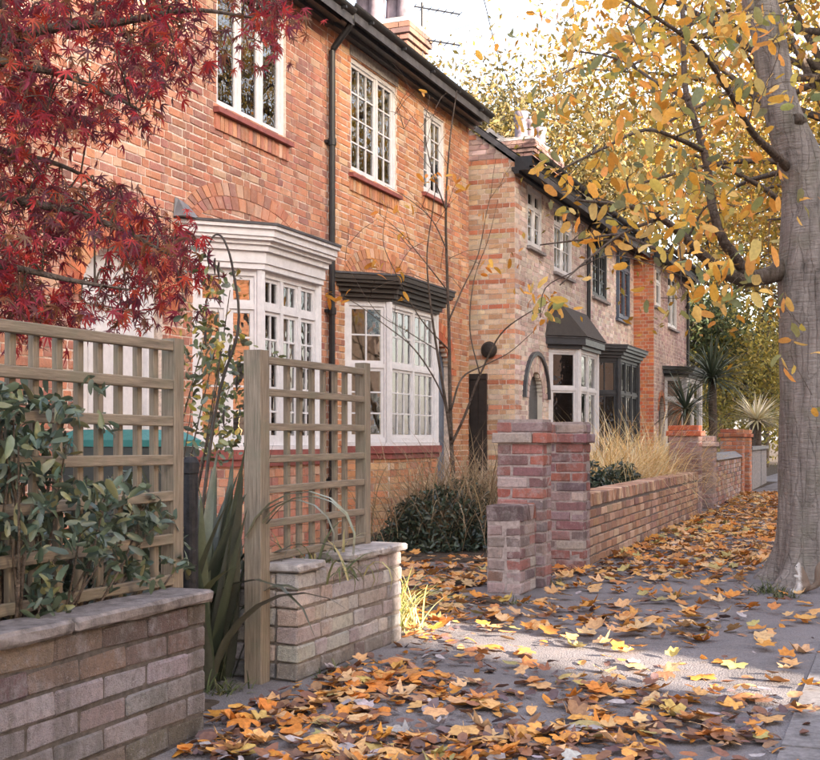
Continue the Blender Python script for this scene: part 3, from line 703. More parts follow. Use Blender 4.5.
m.add(A + T, [(0, 1, 5, 4), (1, 2, 6, 5), (2, 3, 7, 6), (4, 5, 6, 7), (3, 2, 1, 0), (0, 4, 7, 3)]); m.build('canopy_roof', M_BROWNP, h)
bay(h, X2, *bd, .85, 2.46, [2], [2, 2, 2], 2, M_DARKP, PALP, M_PB, top=.55, corn=[(.05, .03), (.06, .07), (.05, .12), (.05, .15)], cornm=M_DARKP, sillm=M_STONE, curt={0: [(.05, .95, M_REFLCURT)], 1: [(.03, .3, M_CURT)]})
arch_ring(h, fr2, 17.28, .37, 1.62, .40, .115, 2, M_PB, PALP, .012)
m = MB(); n = 14
for i in range(n):
    g0, g1 = math.pi * i / n, math.pi * (i + 1) / n; Q = []
    for g_, r in ((g0, .61), (g0, .67), (g1, .67), (g1, .61)): Q.append((17.28 - r * math.cos(g_), 1.62 + (r + .03) * math.sin(g_)))
    m.add([fr2(u, v, -.01) for u, v in Q] + [fr2(u, v, .05) for u, v in Q], [(4, 5, 6, 7), (0, 1, 5, 4), (1, 2, 6, 5), (2, 3, 7, 6), (3, 0, 4, 7)])
m.build('arch_hood', M_DARKP, h)
m = MB(); m.fbox(fr2, 16.9, 17.66, 0, 2.05, -.12, -.08); D = m.build('door', M_DARKP, h)
gutter(h, X2, Y2a - .12, Y2b, E2 + .08, M_BLACK, over=.34); roof(h, X2, Y2a - .05, Y2b, E2, 7.2, over=.34); downpipe(h, X2, 20.35, .05, E2 + .05, over=.34, mat=M_BLACK)
chimney(h, X2 - 2.0, X2 - 1.4, 21.8, 23.7, 5.9, 6.66, 6, [(.13, .08, .075), (.16, .10, .095), (.11, .065, .06)], M_CB)
MB().lathe((0, 0, 0), [(.0, 0), (.11, .005), (.12, .05), (.09, .09), (.04, .10), (.0, .1)], 18).build('wall_lamp_tmp', M_BROWNP)
o = bpy.data.objects['wall_lamp_tmp']; o.name = 'wall_lamp'; o.matrix_basis = Matrix.Translation(at(490, 350, (Y2a - .0) / ray(490)[1])) @ Matrix.Rotation(math.pi / 2, 4, 'X')
tag(o, 'round dark lamp fixed to the banded side wall of the pale house', 'wall lamp')

# --- far house with orange corner
X3, Y3a, Y3b, E3 = -4.62, 24.42, 28.4, 4.82
h = thing('brick_house', (X3, 26, 0), 'mauve brick house with bright orange brick corner behind the cordyline', 'house', 'brick houses along the street')
fr3 = Frame((X3, 0, 0), (0, 1, 0), (1, 0, 0)); fr3s = Frame((X3 - 3, Y3a, 0), (1, 0, 0), (0, -1, 0))
q0, q1 = onX(655, X3), onX(661, X3); e0, e1 = onX(668, X3), onX(677, X3)
wq = (q0, q1, 3.75, 4.55); we = (e0, e1, 3.45, 4.6); d3 = arch_rects(onX(661.5, X3), .30, 1.6, .32)
facade(h, fr3, Y3a, Y3b, E3, [wq, we] + d3, PALM, M_PB)
facade(h, fr3s, .02, 2.997, E3, [], PALR + [(.60, .24, .10)], M_OB)
shell(h, X3, Y3a + .26, Y3b, E3, 7)
for wr in (wq, we):
    W = window(h, fr3, *wr, [1, 1] if wr is we else [1], 1, M_WHITE, w=-.04, top=.22); MB().add(*sillgeo(fr3, wr[0] - .05, wr[1] + .05, wr[2])).build('sill', M_STONE, W)
arch_ring(h, fr3, onX(661.5, X3), .31, 1.6, .33, .11, 1, M_OB, PALR, .012)
u = onX(661.5, X3); MB().fbox(fr3, u - .32, u + .32, 0, 1.95, -.12, -.08).build('door', M_DARKP, h)
bay(h, X3, onX(664.5, X3), onX(687, X3), .40, .85, 2.35, [1], [1, 1], 1, M_WHITE, PALM, M_PB, top=.4, corn=[(.06, .05), (.08, .14), (.05, .18)], cornm=M_DARKP, sillm=M_STONE)
gutter(h, X3, Y3a - .1, Y3b + .1, E3 + .08, M_BLACK, over=.30); roof(h, X3, Y3a - .05, Y3b, E3, 7); downpipe(h, X3, Y3b - .12, .05, E3 + .05, over=.3)

# ------------------------------------------------------------ houses across the road (unseen; ridges and gaps shaped to shade the street and pass two sun beams)
def simple_house(x0, x1, y0, y1, eave, ridge, label):
    h = thing('brick_house', ((x0 + x1) / 2, (y0 + y1) / 2, 0), label, 'house', 'houses across the road')
    fr = Frame((x0, y1, 0), (0, -1, 0), (-1, 0, 0)); W_ = y1 - y0; n = max(1, int(W_ // 3.1)); rects = []
    for i in range(n):
        u = W_ * (i + .5) / n; rects += [(u - .7, u + .7, .9, 2.4), (u - .6, u + .6, 3.5, 4.8), (u - .5, u + .5, 5.7, 6.8)]
    m = MB(); backing(m, fr, 0, W_, -.1, eave, rects, -.3, 0); m.box((x0 + .3, y0, -.1), (x1, y0 + .25, eave)); m.box((x0 + .3, y1 - .25, -.1), (x1, y1, eave)); m.box((x1 - .25, y0 + .25, -.1), (x1, y1 - .25, eave))
    for y in (y0, y1 - .25):
        m.add([(x0, y, eave), ((x0 + x1) / 2, y, ridge - .1), (x1, y, eave), (x0, y + .25, eave), ((x0 + x1) / 2, y + .25, ridge - .1), (x1, y + .25, eave)], [(0, 1, 2), (5, 4, 3), (0, 3, 4, 1), (1, 4, 5, 2), (2, 5, 3, 0)])
    m.c = [(.66, .42, .28)] * len(m.f); m.build('wall', M_OB, h)
    for i in range(n):
        u = W_ * (i + .5) / n
        window(h, fr, u - .7, u + .7, .9, 2.4, [1, 1], 1, M_WHITE, w=-.1); window(h, fr, u - .6, u + .6, 3.5, 4.8, [1, 1], 1, M_WHITE, w=-.1); window(h, fr, u - .5, u + .5, 5.7, 6.8, [1, 1], 1, M_WHITE, w=-.1)
    m = MB(); xm = (x0 + x1) / 2; k = (ridge - eave) / (xm - x0)
    V = [(x0 - .3, eave - .3 * k), (xm, ridge), (x1 + .3, eave - .3 * k), (x1 + .3, eave - .3 * k - .08), (xm, ridge - .08), (x0 - .3, eave - .3 * k - .08)]
    n_ = 6; m.add([(a, y0 - .03, b) for a, b in V] + [(a, y1 + .03, b) for a, b in V], [(0, 1, 4, 5), (1, 2, 3, 4), (11, 10, 7, 6), (10, 9, 8, 7), (0, 6, 7, 1), (1, 7, 8, 2), (5, 4, 10, 11), (4, 3, 9, 10), (0, 5, 11, 6), (2, 8, 9, 3)])
    m.build('roof', M_SLATE, h)
BK = .73 / 1.65
def beamY(x, x0, y0): return y0 - BK * (x - x0)
XA, XB = 11.8, 18.0
g1a = beamY(XB, -.295, 5.02) - .38; g1b = beamY(XA, -.295, 5.02) + .38
g2a = beamY(XB, -3.5, 17.2) - 1.0; g2b = beamY(XA, -3.5, 17.2) + 1.0
simple_house(XA, XB, g1a - 14, g1a, 7.8, 12.1, 'long brick terrace behind the viewer across the road')
simple_house(XA, XB, g1b, g2a, 7.8, 12.1, 'single brick house between the two sun gaps across the road')
simple_house(XA + .9, XB - .6, g2a + .05, g2b - .05, 5.0, 6.5, 'unseen low brick block added across the road to stop low sun in the second gap')  # added block, cuts the low sun rays coming through the second gap
simple_house(XA, XB, g2b, g2b + 12, 7.8, 12.1, 'brick terrace across the road opposite the pale house')
simple_house(XA, XB, g2b + 14, g2b + 30, 7.8, 12.1, 'brick terrace across the road opposite the cordyline')
# ------------------------------------------------------------ garden walls
PALW = [(.21, .155, .14), (.27, .215, .205), (.175, .12, .105), (.30, .255, .25), (.25, .15, .125), (.33, .285, .28), (.16, .115, .115)]
PALG = [(.37, .345, .36), (.42, .395, .405), (.32, .295, .305), (.44, .40, .385), (.38, .32, .295), (.35, .335, .36)]
PALPL = [(.27, .12, .11), (.33, .15, .135), (.30, .18, .175), (.38, .29, .28), (.24, .13, .14), (.34, .13, .10), (.42, .36, .35), (.33, .25, .26), (.20, .15, .16)]
PALT = [(.37, .225, .155), (.43, .28, .20), (.32, .18, .13), (.48, .34, .25), (.29, .17, .14), (.40, .23, .15)]
def brick_wall(w, fr, L, v1, thick, mat, pal, mort, bond='stretcher', edge=False, ends=(True, True), colf=None, v0=0.0, ch=.075, rough=.004, gu=.005, gv=.005):
    m = MB(); m.fbox(fr, .008, L - .008, -.05, v1 - .004, -thick + .008, -.007); m.build('mortar', mort, w)
    for (r, a, b, c, d) in courses(0, L, v0, v1 - (.11 if edge else 0), [], bond, ch, gu=gu, gv=gv):
        cc = colf(r, a) if colf else pick(pal, .2)
        brick_obj(w, fr, a, b, c, d, -.10, .0, cc, mat, jit=rough)
    o2 = fr.o - fr.n * thick
    if ends[0]:                                   # the end face towards the viewer
        fe = Frame(fr(0, 0, -thick), fr.n, -fr.u); 
        for (r, a, b, c, d) in courses(.004, thick - .104, v0, v1 - (.11 if edge else 0), [], 'stretcher', ch):
            brick_obj(w, fe, a, b, c, d, -.10, .0, colf(r, a) if colf else pick(pal, .2), mat, jit=rough * .7)
    if edge:
        u = 0.0
        while u < L - .03: brick_obj(w, fr, u + .004, min(u + .073, L) - .004, v1 - .106, v1, -thick, .004, pick(pal, .25), mat, jit=rough); u += .075
# near wall: dark, grimy, with a rough stone coping
def near_pal(r, a):
    if r >= 4: return pick([(.14, .108, .10), (.17, .125, .11), (.12, .09, .085), (.19, .14, .12), (.15, .095, .10)], .2)
    if r == 0: return pick([(.13, .115, .10), (.16, .14, .125)], .2)
    return pick([(.24, .22, .245), (.28, .26, .29), (.20, .18, .20), (.21, .17, .19), (.25, .23, .245)], .16)
NW1 = 3.51; NWX = -2.18
w = thing('garden_wall', (NWX, 2.6, 0), 'low grimy brick wall with rough stone coping below the wide trellis', 'wall', 'garden walls along the pavement')
frn = Frame((NWX, NW1, 0), (0, -1, 0), (1, 0, 0))
brick_wall(w, frn, 2.2, .45, .11, M_WB, PALW, M_MORTG, 'stretcher', colf=near_pal, ends=(False, False), rough=.005, gu=.0018, gv=.0045)
def coping(w, y0, y1, x0, x1, z0, z1, n, mat, amp=.0045):
    L = (y1 - y0) / n
    for i in range(n):
        a, b = y0 + i * L + .003, y0 + (i + 1) * L - .003; bm = bmesh.new(); bmesh.ops.create_cube(bm, size=1)
        for v in bm.verts: v.co = Vector(((x0 + x1) / 2 + v.co.x * (x1 - x0), (a + b) / 2 + v.co.y * (b - a), (z0 + z1) / 2 + v.co.z * (z1 - z0)))
        bmesh.ops.subdivide_edges(bm, edges=[e for e in bm.edges if abs((e.verts[0].co - e.verts[1].co).y) > .1], cuts=6)
        bmesh.ops.bevel(bm, geom=[e for e in bm.edges if e.calc_face_angle(0) > .5], offset=.009, segments=1, affect='EDGES')
        for v in bm.verts: v.co += Vector((rnd.uniform(-amp, amp), rnd.uniform(-.003, .003), rnd.uniform(-amp, amp) * .6))
        me = bpy.data.meshes.new('coping_stone'); bm.to_mesh(me); bm.free(); link('coping_stone', me, mat, w)
coping(w, 1.3, NW1 + .02, NWX - .155, NWX + .022, .452, .493, 3, M_STONED, .004)

# planter
PLX, P0, P1 = -2.30, 4.40, 5.53
w = thing('brick_planter', (PLX - .2, 5, 0), 'low pale grey brick planter with broken stone coping under the narrow trellis', 'planter')
frp = Frame((PLX, P0, 0), (0, 1, 0), (1, 0, 0)); frps = Frame((PLX - .55, P0, 0), (1, 0, 0), (0, -1, 0)); frpe = Frame((PLX, P1, 0), (-1, 0, 0), (0, 1, 0))
m = MB(); m.box((PLX - .54, P0 + .022, -.05), (PLX - .007, P1 - .02, .40)); m.build('core', M_MORTD, w)
for fr, a0, L in ((frp, .002, P1 - P0), (frps, .002, .448), (frpe, .104, .5)):
    for (r, a, b, c, d) in courses(a0, L - (.0 if fr is frp else .004), 0, .45, [], 'flemish' if fr is frp else 'stretcher', gu=.0025, gv=.0045):
        gq = .5 if r == 0 else 1
        brick_obj(w, fr, a, b, c, d, -.10, -.004 if fr is not frp else 0, tuple(x * gq for x in pick(PALG, .15)), M_GB, jit=.005)
coping(w, P0 - .02, P0 + .24, PLX - .17, PLX + .02, .452, .487, 1, M_STONE); coping(w, P0 + .52, P1 + .01, PLX - .17, PLX + .025, .452, .488, 2, M_STONE)

# trellis panels
def board(w, fr, u0, u1, v0, v1, w0, w1, name):
    """one weathered lath, slightly irregular, grain along its length"""
    du, dv = u1 - u0, v1 - v0; up = dv > du; L = dv if up else du; wd = du if up else dv; n = 5; V = []
    a, b, c = wd / 2, (w1 - w0) / 2, .003
    prof = [(-a + c, -b), (a - c, -b), (a, -b + c), (a, b - c), (a - c, b), (-a + c, b), (-a, b - c), (-a, -b + c)]
    bow = rnd.uniform(-.003, .003)
    for i in range(n + 1):
        z = L * i / n - L / 2; k = bow * (1 - (2 * i / n - 1) ** 2); j = rnd.uniform(-.0007, .0007)
        for (x, y) in prof: V.append((x * (1 + j * 8) + k, y, z))
    Fs = [tuple(range(7, -1, -1)), tuple(range(n * 8, n * 8 + 8))]
    for i in range(n):
        for k in range(8): Fs.append((i * 8 + k, i * 8 + (k + 1) % 8, (i + 1) * 8 + (k + 1) % 8, (i + 1) * 8 + k))
    o = MB().add(V, Fs).build(name, M_WOOD, w)
    ux, nx = fr.u, fr.n
    R = Matrix(((ux.x, nx.x, 0), (ux.y, nx.y, 0), (0, 0, 1))).to_4x4()
    if not up: R = R @ Matrix(((0, 0, 1, 0), (0, 1, 0, 0), (-1, 0, 0, 0), (0, 0, 0, 1)))
    o.matrix_basis = Matrix.Translation(fr((u0 + u1) / 2, (v0 + v1) / 2, (w0 + w1) / 2)) @ R @ Matrix.Rotation(rnd.uniform(-.006, .006), 4, 'Y')
    return o
TLX = -2.40
w = thing('trellis', (TLX, 2.9, .0), 'wide weathered timber trellis overgrown with dark evergreen leaves', 'trellis', 'timber trellis panels')
frt = Frame((TLX, 0, 0), (0, 1, 0), (1, 0, 0))
yp = onX(172.5, TLX)
board(w, frt, yp - .03, yp + .03, .0, 1.36, -.03, .028, 'post')
for px in (157, 140.5, 121.5, 101.5, 81.5, 60.5, 37, 13.5, -11, -37, -64):
    y = onX(px, TLX); board(w, frt, y - .014, y + .014, .40, 1.325, -.024, -.001, 'upright')
for (py, px) in ((346, 160), (382.5, 160), (421, 160), (459.5, 160), (498, 160), (540, 160), (580, 160)):
    p = onX(px, TLX, py); board(w, frt, 1.55, yp - .031, p.z - .018, p.z + .018, .001, .024, 'rail')
TRX = -2.46
w = thing('trellis', (TRX, 5.0, .0), 'narrow weathered timber trellis with stout square post on the planter', 'trellis', 'timber trellis panels')
frr = Frame((TRX, 0, 0), (0, 1, 0), (1, 0, 0))
y0 = onX(267, TRX + .05); 
board(w, frr, y0 - .035, y0 + .042, -.05, 1.37, -.04, .04, 'post'); y0 += .042
y1 = onX(363, TRX); board(w, frr, y1 - .03, y1 + .03, .30, 1.38, -.03, .028, 'post')
for px in (289.5, 301.5, 314, 325.5, 337, 347): y = onX(px, TRX); board(w, frr, y - .013, y + .013, .40, 1.345, -.024, -.001, 'upright')
for (py, px) in ((363, 287), (394, 287), (427, 287), (458, 287), (488, 287), (521, 287), (553, 287)):
    p = onX(px, TRX, py); board(w, frr, y0 + .001, y1 - .031, p.z - .016, p.z + .016, .001, .022, 'rail')

# black iron post
px_, py_ = -2.50, onX(190.5, -2.50)
o = MB().lathe((px_, py_, -.03), [(.034, 0), (.034, .06), (.030, .07), (.029, .90), (.033, .905), (.034, .945), (.022, .965), (.012, .967)], 16).build('iron_post', M_BLACKP, smooth=False)
tag(o, 'short black metal post standing behind the end of the grimy wall', 'post')

# gate pillars
def pillar(label, x1, y0, wx, wy, z1, pal, mat, capc=None, cap=2, group='brick gate pillars'):
    w = thing('gate_pillar', (x1 - wx / 2, y0 + wy / 2, 0), label, 'pillar', group)
    m = MB(); m.box((x1 - wx + .006, y0 + .006, -.05), (x1 - .006, y0 + wy - .006, z1 - .01)); m.build('mortar', M_MORTP, w)
    n = int(round(z1 / .075)); fs = [(Frame((x1 - wx, y0, 0), (1, 0, 0), (0, -1, 0)), wx), (Frame((x1, y0, 0), (0, 1, 0), (1, 0, 0)), wy), (Frame((x1 - wx, y0 + wy, 0), (0, -1, 0), (-1, 0, 0)), wy), (Frame((x1, y0 + wy, 0), (-1, 0, 0), (0, 1, 0)), wx)]
    for r in range(n):
        o = 0.0
        if cap and r == n - 2: o = .032
        if cap and r == n - 1: o = .004
        for k, (fr, L) in enumerate(fs):
            a = -o if r % 2 else .104 - o; b = L + o - .104 if r % 2 else L + o
            u = a; nb = max(1, int(round((b - a) / .222))); q = (b - a) / nb
            if nb == 1 and b - a > .18 and (r % 2): cuts = [a, b]
            elif b - a > .28: s = .222 if r % 2 else .108; cuts = [a, a + s, b]
            else: cuts = [a, b]
            for i in range(len(cuts) - 1):
                c = capc if (capc and r >= n - 2) else pick(pal, .2)
                brick_obj(w, fr, cuts[i] + .003, cuts[i + 1] - .003, r * .075 + .004, r * .075 + .071, -.10 + o * (r == n - 2), o, c, mat, jit=.003)
    return w
PX = -2.22
pillar('plum brick gate pillar with the low wall stub at its foot', PX, 7.80, .326, .225, 1.15, PALPL, M_RB)
pillar('plum brick gate pillar at the start of the long low wall', PX - .03, 9.04, .326, .225, 1.15, PALPL, M_RB)
w = thing('garden_wall', (PX - .05, 7.6, 0), 'short worn brick wall stub in front of the plum gate pillar', 'wall', 'garden walls along the pavement')
frs = Frame((PX - .045, 7.43, 0), (0, 1, 0), (1, 0, 0)); brick_wall(w, frs, .368, .575, .235, M_RB, PALPL + PALW, M_MORTP, 'stretcher', edge=True, rough=.005)
fre = Frame((PX - .28, 7.43, 0), (1, 0, 0), (0, -1, 0))
# long low wall
A = Vector((-2.275, 9.27, 0)); Bp = Vector((-2.50, 16.3, 0)); d = Bp - A
w = thing('garden_wall', (A + Bp) / 2, 'long low tan brick wall with upright bricks along its top', 'wall', 'garden walls along the pavement')
frl = Frame(A, d, Vector((d.y, -d.x, 0))); brick_wall(w, frl, d.length - .02, .575, .22, M_LB, PALT, M_MORTD, 'stretcher', edge=True, ends=(False, False), rough=.005)
pillar('mauve brick gate pillar with bright orange tile cap', -2.50, 16.35, .40, .33, 1.17, [(.33, .20, .19), (.38, .26, .25), (.28, .15, .15)], M_RB, capc=(.50, .12, .05))
pillar('pale mauve brick gate pillar behind the orange-capped one', -2.50, 17.75, .34, .33, 1.07, [(.42, .30, .28), (.38, .26, .25)], M_RB)
w = thing('garden_wall', (-2.6, 20, 0), 'brown brick garden wall with sloping coping beyond the mauve pillars', 'wall', 'garden walls along the pavement')
frl = Frame((-2.51, 18.1, 0), (-.035, 1, 0), (1, .035, 0)); brick_wall(w, frl, 4.3, .70, .22, M_LB, PALT + PALPL, M_MORTD, 'stretcher', ends=(False, False), rough=.004)
m = MB(); V = [frl(u, v, q) for u in (0, 4.3) for (v, q) in ((.702, .03), (.702, -.25), (.80, -.20), (.80, -.10))]; m.add(V, [(0, 1, 2, 3), (7, 6, 5, 4), (0, 4, 5, 1), (1, 5, 6, 2), (2, 6, 7, 3), (3, 7, 4, 0)]); m.build('coping', M_LEAD, w)
pillar('orange brick gate pillar at the end of the coped wall', -2.64, 22.4, .40, .33, 1.20, [(.46, .17, .09), (.40, .14, .08), (.5, .22, .12)], M_LB)
pillar('orange brick gate pillar beside the pale rendered wall', -2.68, 23.9, .36, .33, 1.20, [(.46, .17, .09), (.40, .14, .08), (.5, .22, .12)], M_LB)
w = thing('garden_wall', (-2.8, 26, 0), 'pale panelled garden wall with grey coping near the bright agave', 'wall', 'garden walls along the pavement')
fr_ = Frame((-2.72, 24.25, 0), (-.035, 1, 0), (1, .035, 0))
for i in range(8): MB().fbox(fr_, i * .62 + .006, i * .62 + .614, -.02, .80, -.1, rnd.uniform(-.004, .004)).build('panel', M_STONE, w)
MB().fbox(fr_, 0, 4.96, .802, .87, -.15, .05).build('coping', M_LEAD, w)
# ------------------------------------------------------------ leaf shapes
def fan(out, curl=0.0, fold=0.0, ring=False, seed=0, zj=.0, stalk=0.0):
    """out = [(angle from tip in degrees, r)] on one half incl. tip 0 and base 180; returns V, T in unit size, lying in xy, tip +y"""
    r_ = random.Random(seed); P = [(a, r) for a, r in out] + [(-a, r) for a, r in reversed(out[1:-1])]
    P = [(a + r_.uniform(-3, 3) * (zj > .02), r * (1 + r_.uniform(-2.2, 2.2) * min(zj, .06))) for a, r in P]; pts = [(r * math.sin(math.radians(a)), r * math.cos(math.radians(a))) for a, r in P]; n = len(pts)
    def z(x, y): return curl * (x * x + y * y) + fold * abs(x)
    V = [(0, 0, 0)]; T = []
    if ring:
        V += [(x * .5, y * .5, z(x * .5, y * .5) + r_.uniform(-zj, zj) * .4) for x, y in pts]
        T += [(0, 1 + (i + 1) % n, 1 + i) for i in range(n)]
        V += [(x, y, z(x, y) + r_.uniform(-zj, zj)) for x, y in pts]
        for i in range(n): j = (i + 1) % n; T += [(1 + i, 1 + j, 1 + n + j), (1 + i, 1 + n + j, 1 + n + i)]
    else:
        V += [(x, y, z(x, y) + r_.uniform(-zj, zj)) for x, y in pts]; T += [(0, 1 + (i + 1) % n, 1 + i) for i in range(n)]
    if stalk:
        y0 = -out[-1][1]; k = len(V); V += [(-.018, y0 * .9, z(0, y0)), (.018, y0 * .9, z(0, y0)), (.10 + .013, y0 - stalk, z(0, y0) + .06), (.10 - .013, y0 - stalk, z(0, y0) + .06)]; T += [(k, k + 1, k + 2), (k, k + 2, k + 3)]
    return np.array(V, np.float32), np.array(T, np.int32)
BIGM = [(0, 1.0), (17, .80), (29, .66), (48, .95), (66, .80), (82, .64), (104, .80), (136, .58), (180, .18)]
PALM7 = [(0, 1.0), (8, .58), (20, .20), (36, .95), (45, .55), (57, .18), (74, .78), (86, .42), (98, .15), (118, .50), (180, .06)]
OVAL = [(0, 1.0), (22, .86), (45, .58), (80, .44), (115, .50), (150, .72), (180, .92)]
OVALN = [(0, 1.0), (16, .74), (40, .44), (80, .31), (120, .37), (155, .66), (180, .92)]
ROUND = [(0, 1.0), (40, .8), (90, .7), (140, .75), (180, .8)]
LIT = [fan(BIGM, c, f, True, i, zj, .62) for i, (c, f, zj) in enumerate([(.05, .02, .04), (.14, .0, .06), (-.14, .08, .06), (.30, -.08, .10), (.10, .32, .06), (.55, .1, .13), (-.28, .0, .09)])]
LITF = [fan(BIGM, c, f, False, i, zj) for i, (c, f, zj) in enumerate([(.08, .05, .04), (.25, .0, .06), (-.2, .15, .06), (.4, .3, .1)])]
OVL = [fan(OVAL, c, f, False, i, zj, .5) for i, (c, f, zj) in enumerate([(.1, .35, .03), (-.18, .25, .05), (.3, .1, .05), (-.3, -.4, .05)])]
EVL = [fan(OVALN, c, f, False, i, .015) for i, (c, f) in enumerate([(-.15, .25), (-.3, .15), (.05, .35)])]
JML = [fan(PALM7, c, f, False, i, .05) for i, (c, f) in enumerate([(-.3, .05), (-.5, -.1), (-.15, .15), (-.7, .1)])]
SML = [fan(ROUND, .2, .2, False, 3, .04)]
DIA = [(np.array([(0, -.6, 0), (.34, .1, .10), (0, 1, -.05), (-.34, .1, .08)], np.float32), np.array([(0, 1, 2), (0, 2, 3)], np.int32))]
def rotmats(n, tilt=None, down=0.0, flat=False):
    """random orientations: column 0/1 span the blade, column 1 is the tip direction"""
    if flat:
        a = rng.uniform(0, 2 * np.pi, n); nz = np.stack([rng.normal(0, tilt, n), rng.normal(0, tilt, n), np.ones(n)], 1)
    else:
        nz = rng.normal(0, 1, (n, 3)); nz[:, 2] = np.abs(nz[:, 2]) * .8 + .1
    nz /= np.linalg.norm(nz, axis=1, keepdims=True)
    t = rng.normal(0, 1, (n, 3)); t[:, 2] -= down
    t -= nz * (t * nz).sum(1, keepdims=True); t /= np.linalg.norm(t, axis=1, keepdims=True)
    s = np.cross(t, nz); return np.stack([s, t, nz], 2)
def cloud(name, shapes, P, R, S, C, mat, parent=None, kind='stuff', idx=None):
    """one mesh of many leaves; P,R,S,C per leaf"""
    P, S, C = np.asarray(P), np.asarray(S), np.asarray(C); Vs, Ts, Cs = [], [], []; k = 0
    which = rng.integers(0, len(shapes), len(P)) if idx is None else idx
    for q, (v, t) in enumerate(shapes):
        sel = np.where(which == q)[0]
        if not len(sel): continue
        X = np.einsum('nij,vj->nvi', R[sel], v) * S[sel, None, None] + P[sel, None, :]
        Vs.append(X.reshape(-1, 3)); Ts.append((t[None] + (np.arange(len(sel)) * len(v))[:, None, None]).reshape(-1, 3) + k); Cs.append(np.repeat(C[sel], len(t), 0)); k += len(sel) * len(v)
    return link(name, trimesh(name, np.concatenate(Vs), np.concatenate(Ts), np.concatenate(Cs)), mat, parent, kind)
LM = {}
def leaf_obj(shapes, sid, q, p, R, s, c, mat, parent=None, name='leaf'):
    key = (sid, q, mat.name)
    if key not in LM: me = trimesh(name, *shapes[q]); me.materials.append(mat); LM[key] = me
    o = bpy.data.objects.new(name, LM[key]); col.objects.link(o)
    if parent is not None: adopt(o, parent)
    M_ = Matrix([[float(x) for x in r] for r in R]).to_4x4()
    o.matrix_basis = Matrix.Translation(Vector([float(x) for x in p])) @ M_ @ Matrix.Scale(float(s), 4); o.color = (float(c[0]), float(c[1]), float(c[2]), 1); return o
def pal_np(pal, n, v=.2):
    pal = np.array(pal); c = pal[rng.integers(0, len(pal), n)]; return np.clip(c * rng.uniform(1 - v, 1 + v, (n, 1)) * rng.uniform(.93, 1.07, (n, 3)), 0, 1)
def leaves(parent, shapes, sid, P, S, C, R, mo, ma, nsolo=300, partname='leaf', massname='foliage', lim=(0, 820, 0, 760)):
    """the leaves that show largest become parts of their own, the rest one mass"""
    P = np.asarray(P); n = len(P); which = rng.integers(0, len(shapes), n); sc = np.zeros(n)
    for i in range(n):
        x, y, z = toPx(P[i])
        if lim[0] < x < lim[1] and lim[2] < y < lim[3]: sc[i] = S[i] / z
    o = np.argsort(-sc); solo = [i for i in o[:nsolo] if sc[i] > 0]
    for i in solo: leaf_obj(shapes, sid, which[i], P[i], R[i], S[i], C[i], mo, parent, partname)
    rest = np.setdiff1d(np.arange(n), solo)
    if len(rest): cloud(massname, shapes, P[rest], R[rest], S[rest], C[rest], ma, parent, 'stuff', which[rest])

# ------------------------------------------------------------ the street tree
TB = at(818, 440, 8.42); TB.z = 0
tree = thing('street_tree', TB, 'grey-barked street tree with thick trunk and oval yellow-orange leaves', 'tree', 'trees of the street')
def tpt(px, py, z): return at(px, py, z)
ZT = toPx(TB)[2]
tm = MB()
def trunk_ring_path():
    L = [(815, 603, ZT, .385), (816, 592, ZT, .37), (818, 578, ZT, .33), (820, 556, ZT, .305), (821, 520, ZT, .29), (821, 440, ZT, .285), (821, 360, ZT, .285), (821, 310, ZT, .29), (822, 270, ZT, .30), (820, 235, ZT, .26), (814, 205, ZT, .21), (807, 180, ZT, .165), (797, 150, ZT, .145), (787, 125, ZT, .13), (778, 95, ZT, .12), (772, 60, ZT, .118), (766, 25, ZT, .115), (758, -5, ZT, .115), (748, -60, ZT, .10), (742, -130, ZT + .1, .085), (745, -210, ZT + .2, .06), (740, -300, ZT + .3, .03)]
    return [tpt(a, b, c) for a, b, c, d in L], [d for *_, d in L]
pts, rad = trunk_ring_path()
sp = smoothpath(pts, 4); sr = [float(x) for x in np.interp(np.linspace(0, len(rad) - 1, len(sp)), range(len(rad)), rad)]
n_ = 44; V = []; Fs = []
for i, p in enumerate(sp):
    d = (sp[min(i + 1, len(sp) - 1)] - sp[max(i - 1, 0)]).normalized(); a = d.cross(Vector((.2, -.97, .1))).normalized(); b_ = d.cross(a); zz = p.z
    for k in range(n_):
        t = 2 * math.pi * k / n_; fl = max(0, .45 - zz) / .45
        q = sr[i] * (1 + .035 * math.sin(3 * t + zz * 1.7) + .025 * math.sin(5 * t - zz * 2.9 + 1) + .018 * math.sin(9 * t + zz * 4 + 2) + .012 * math.sin(17 * t - zz * 7) + .16 * fl * fl * math.sin(5 * t + .6) + rnd.uniform(-.008, .008))
        V.append(p + a * (q * math.cos(t)) + b_ * (q * math.sin(t)))
for i in range(len(sp) - 1):
    for k in range(n_): Fs.append((i * n_ + k, i * n_ + (k + 1) % n_, (i + 1) * n_ + (k + 1) % n_, (i + 1) * n_ + k))
tm.add(V, Fs)
TR = tm.build('trunk', M_BARK, tree, smooth=True)
kn = MB()
for (px, py, r) in ((796, 120, .045),):
    kn = MB(); c = tpt(px, py, ZT - (.11 if py < 200 else .29)); V = []
    kn.tube([c + Vector((.03, .06, -.01)), c, c + Vector((-.015, -.03, 0)), c + Vector((-.01, -.015, 0))], [r, r * 1.05, r * .8, r * .35], 12, wob=.12); kn.build('knot', M_BARKD, TR, smooth=True)
bm_ = MB(); LIMBS = []
def limb(P, r0, r1, n=8, k=5, wob=.05):
    S_ = smoothpath(P, k); R_ = lerpr(r0, r1, len(S_), .55); bm_.tube(S_, R_, n, wob=wob); LIMBS.append((S_, R_)); return S_
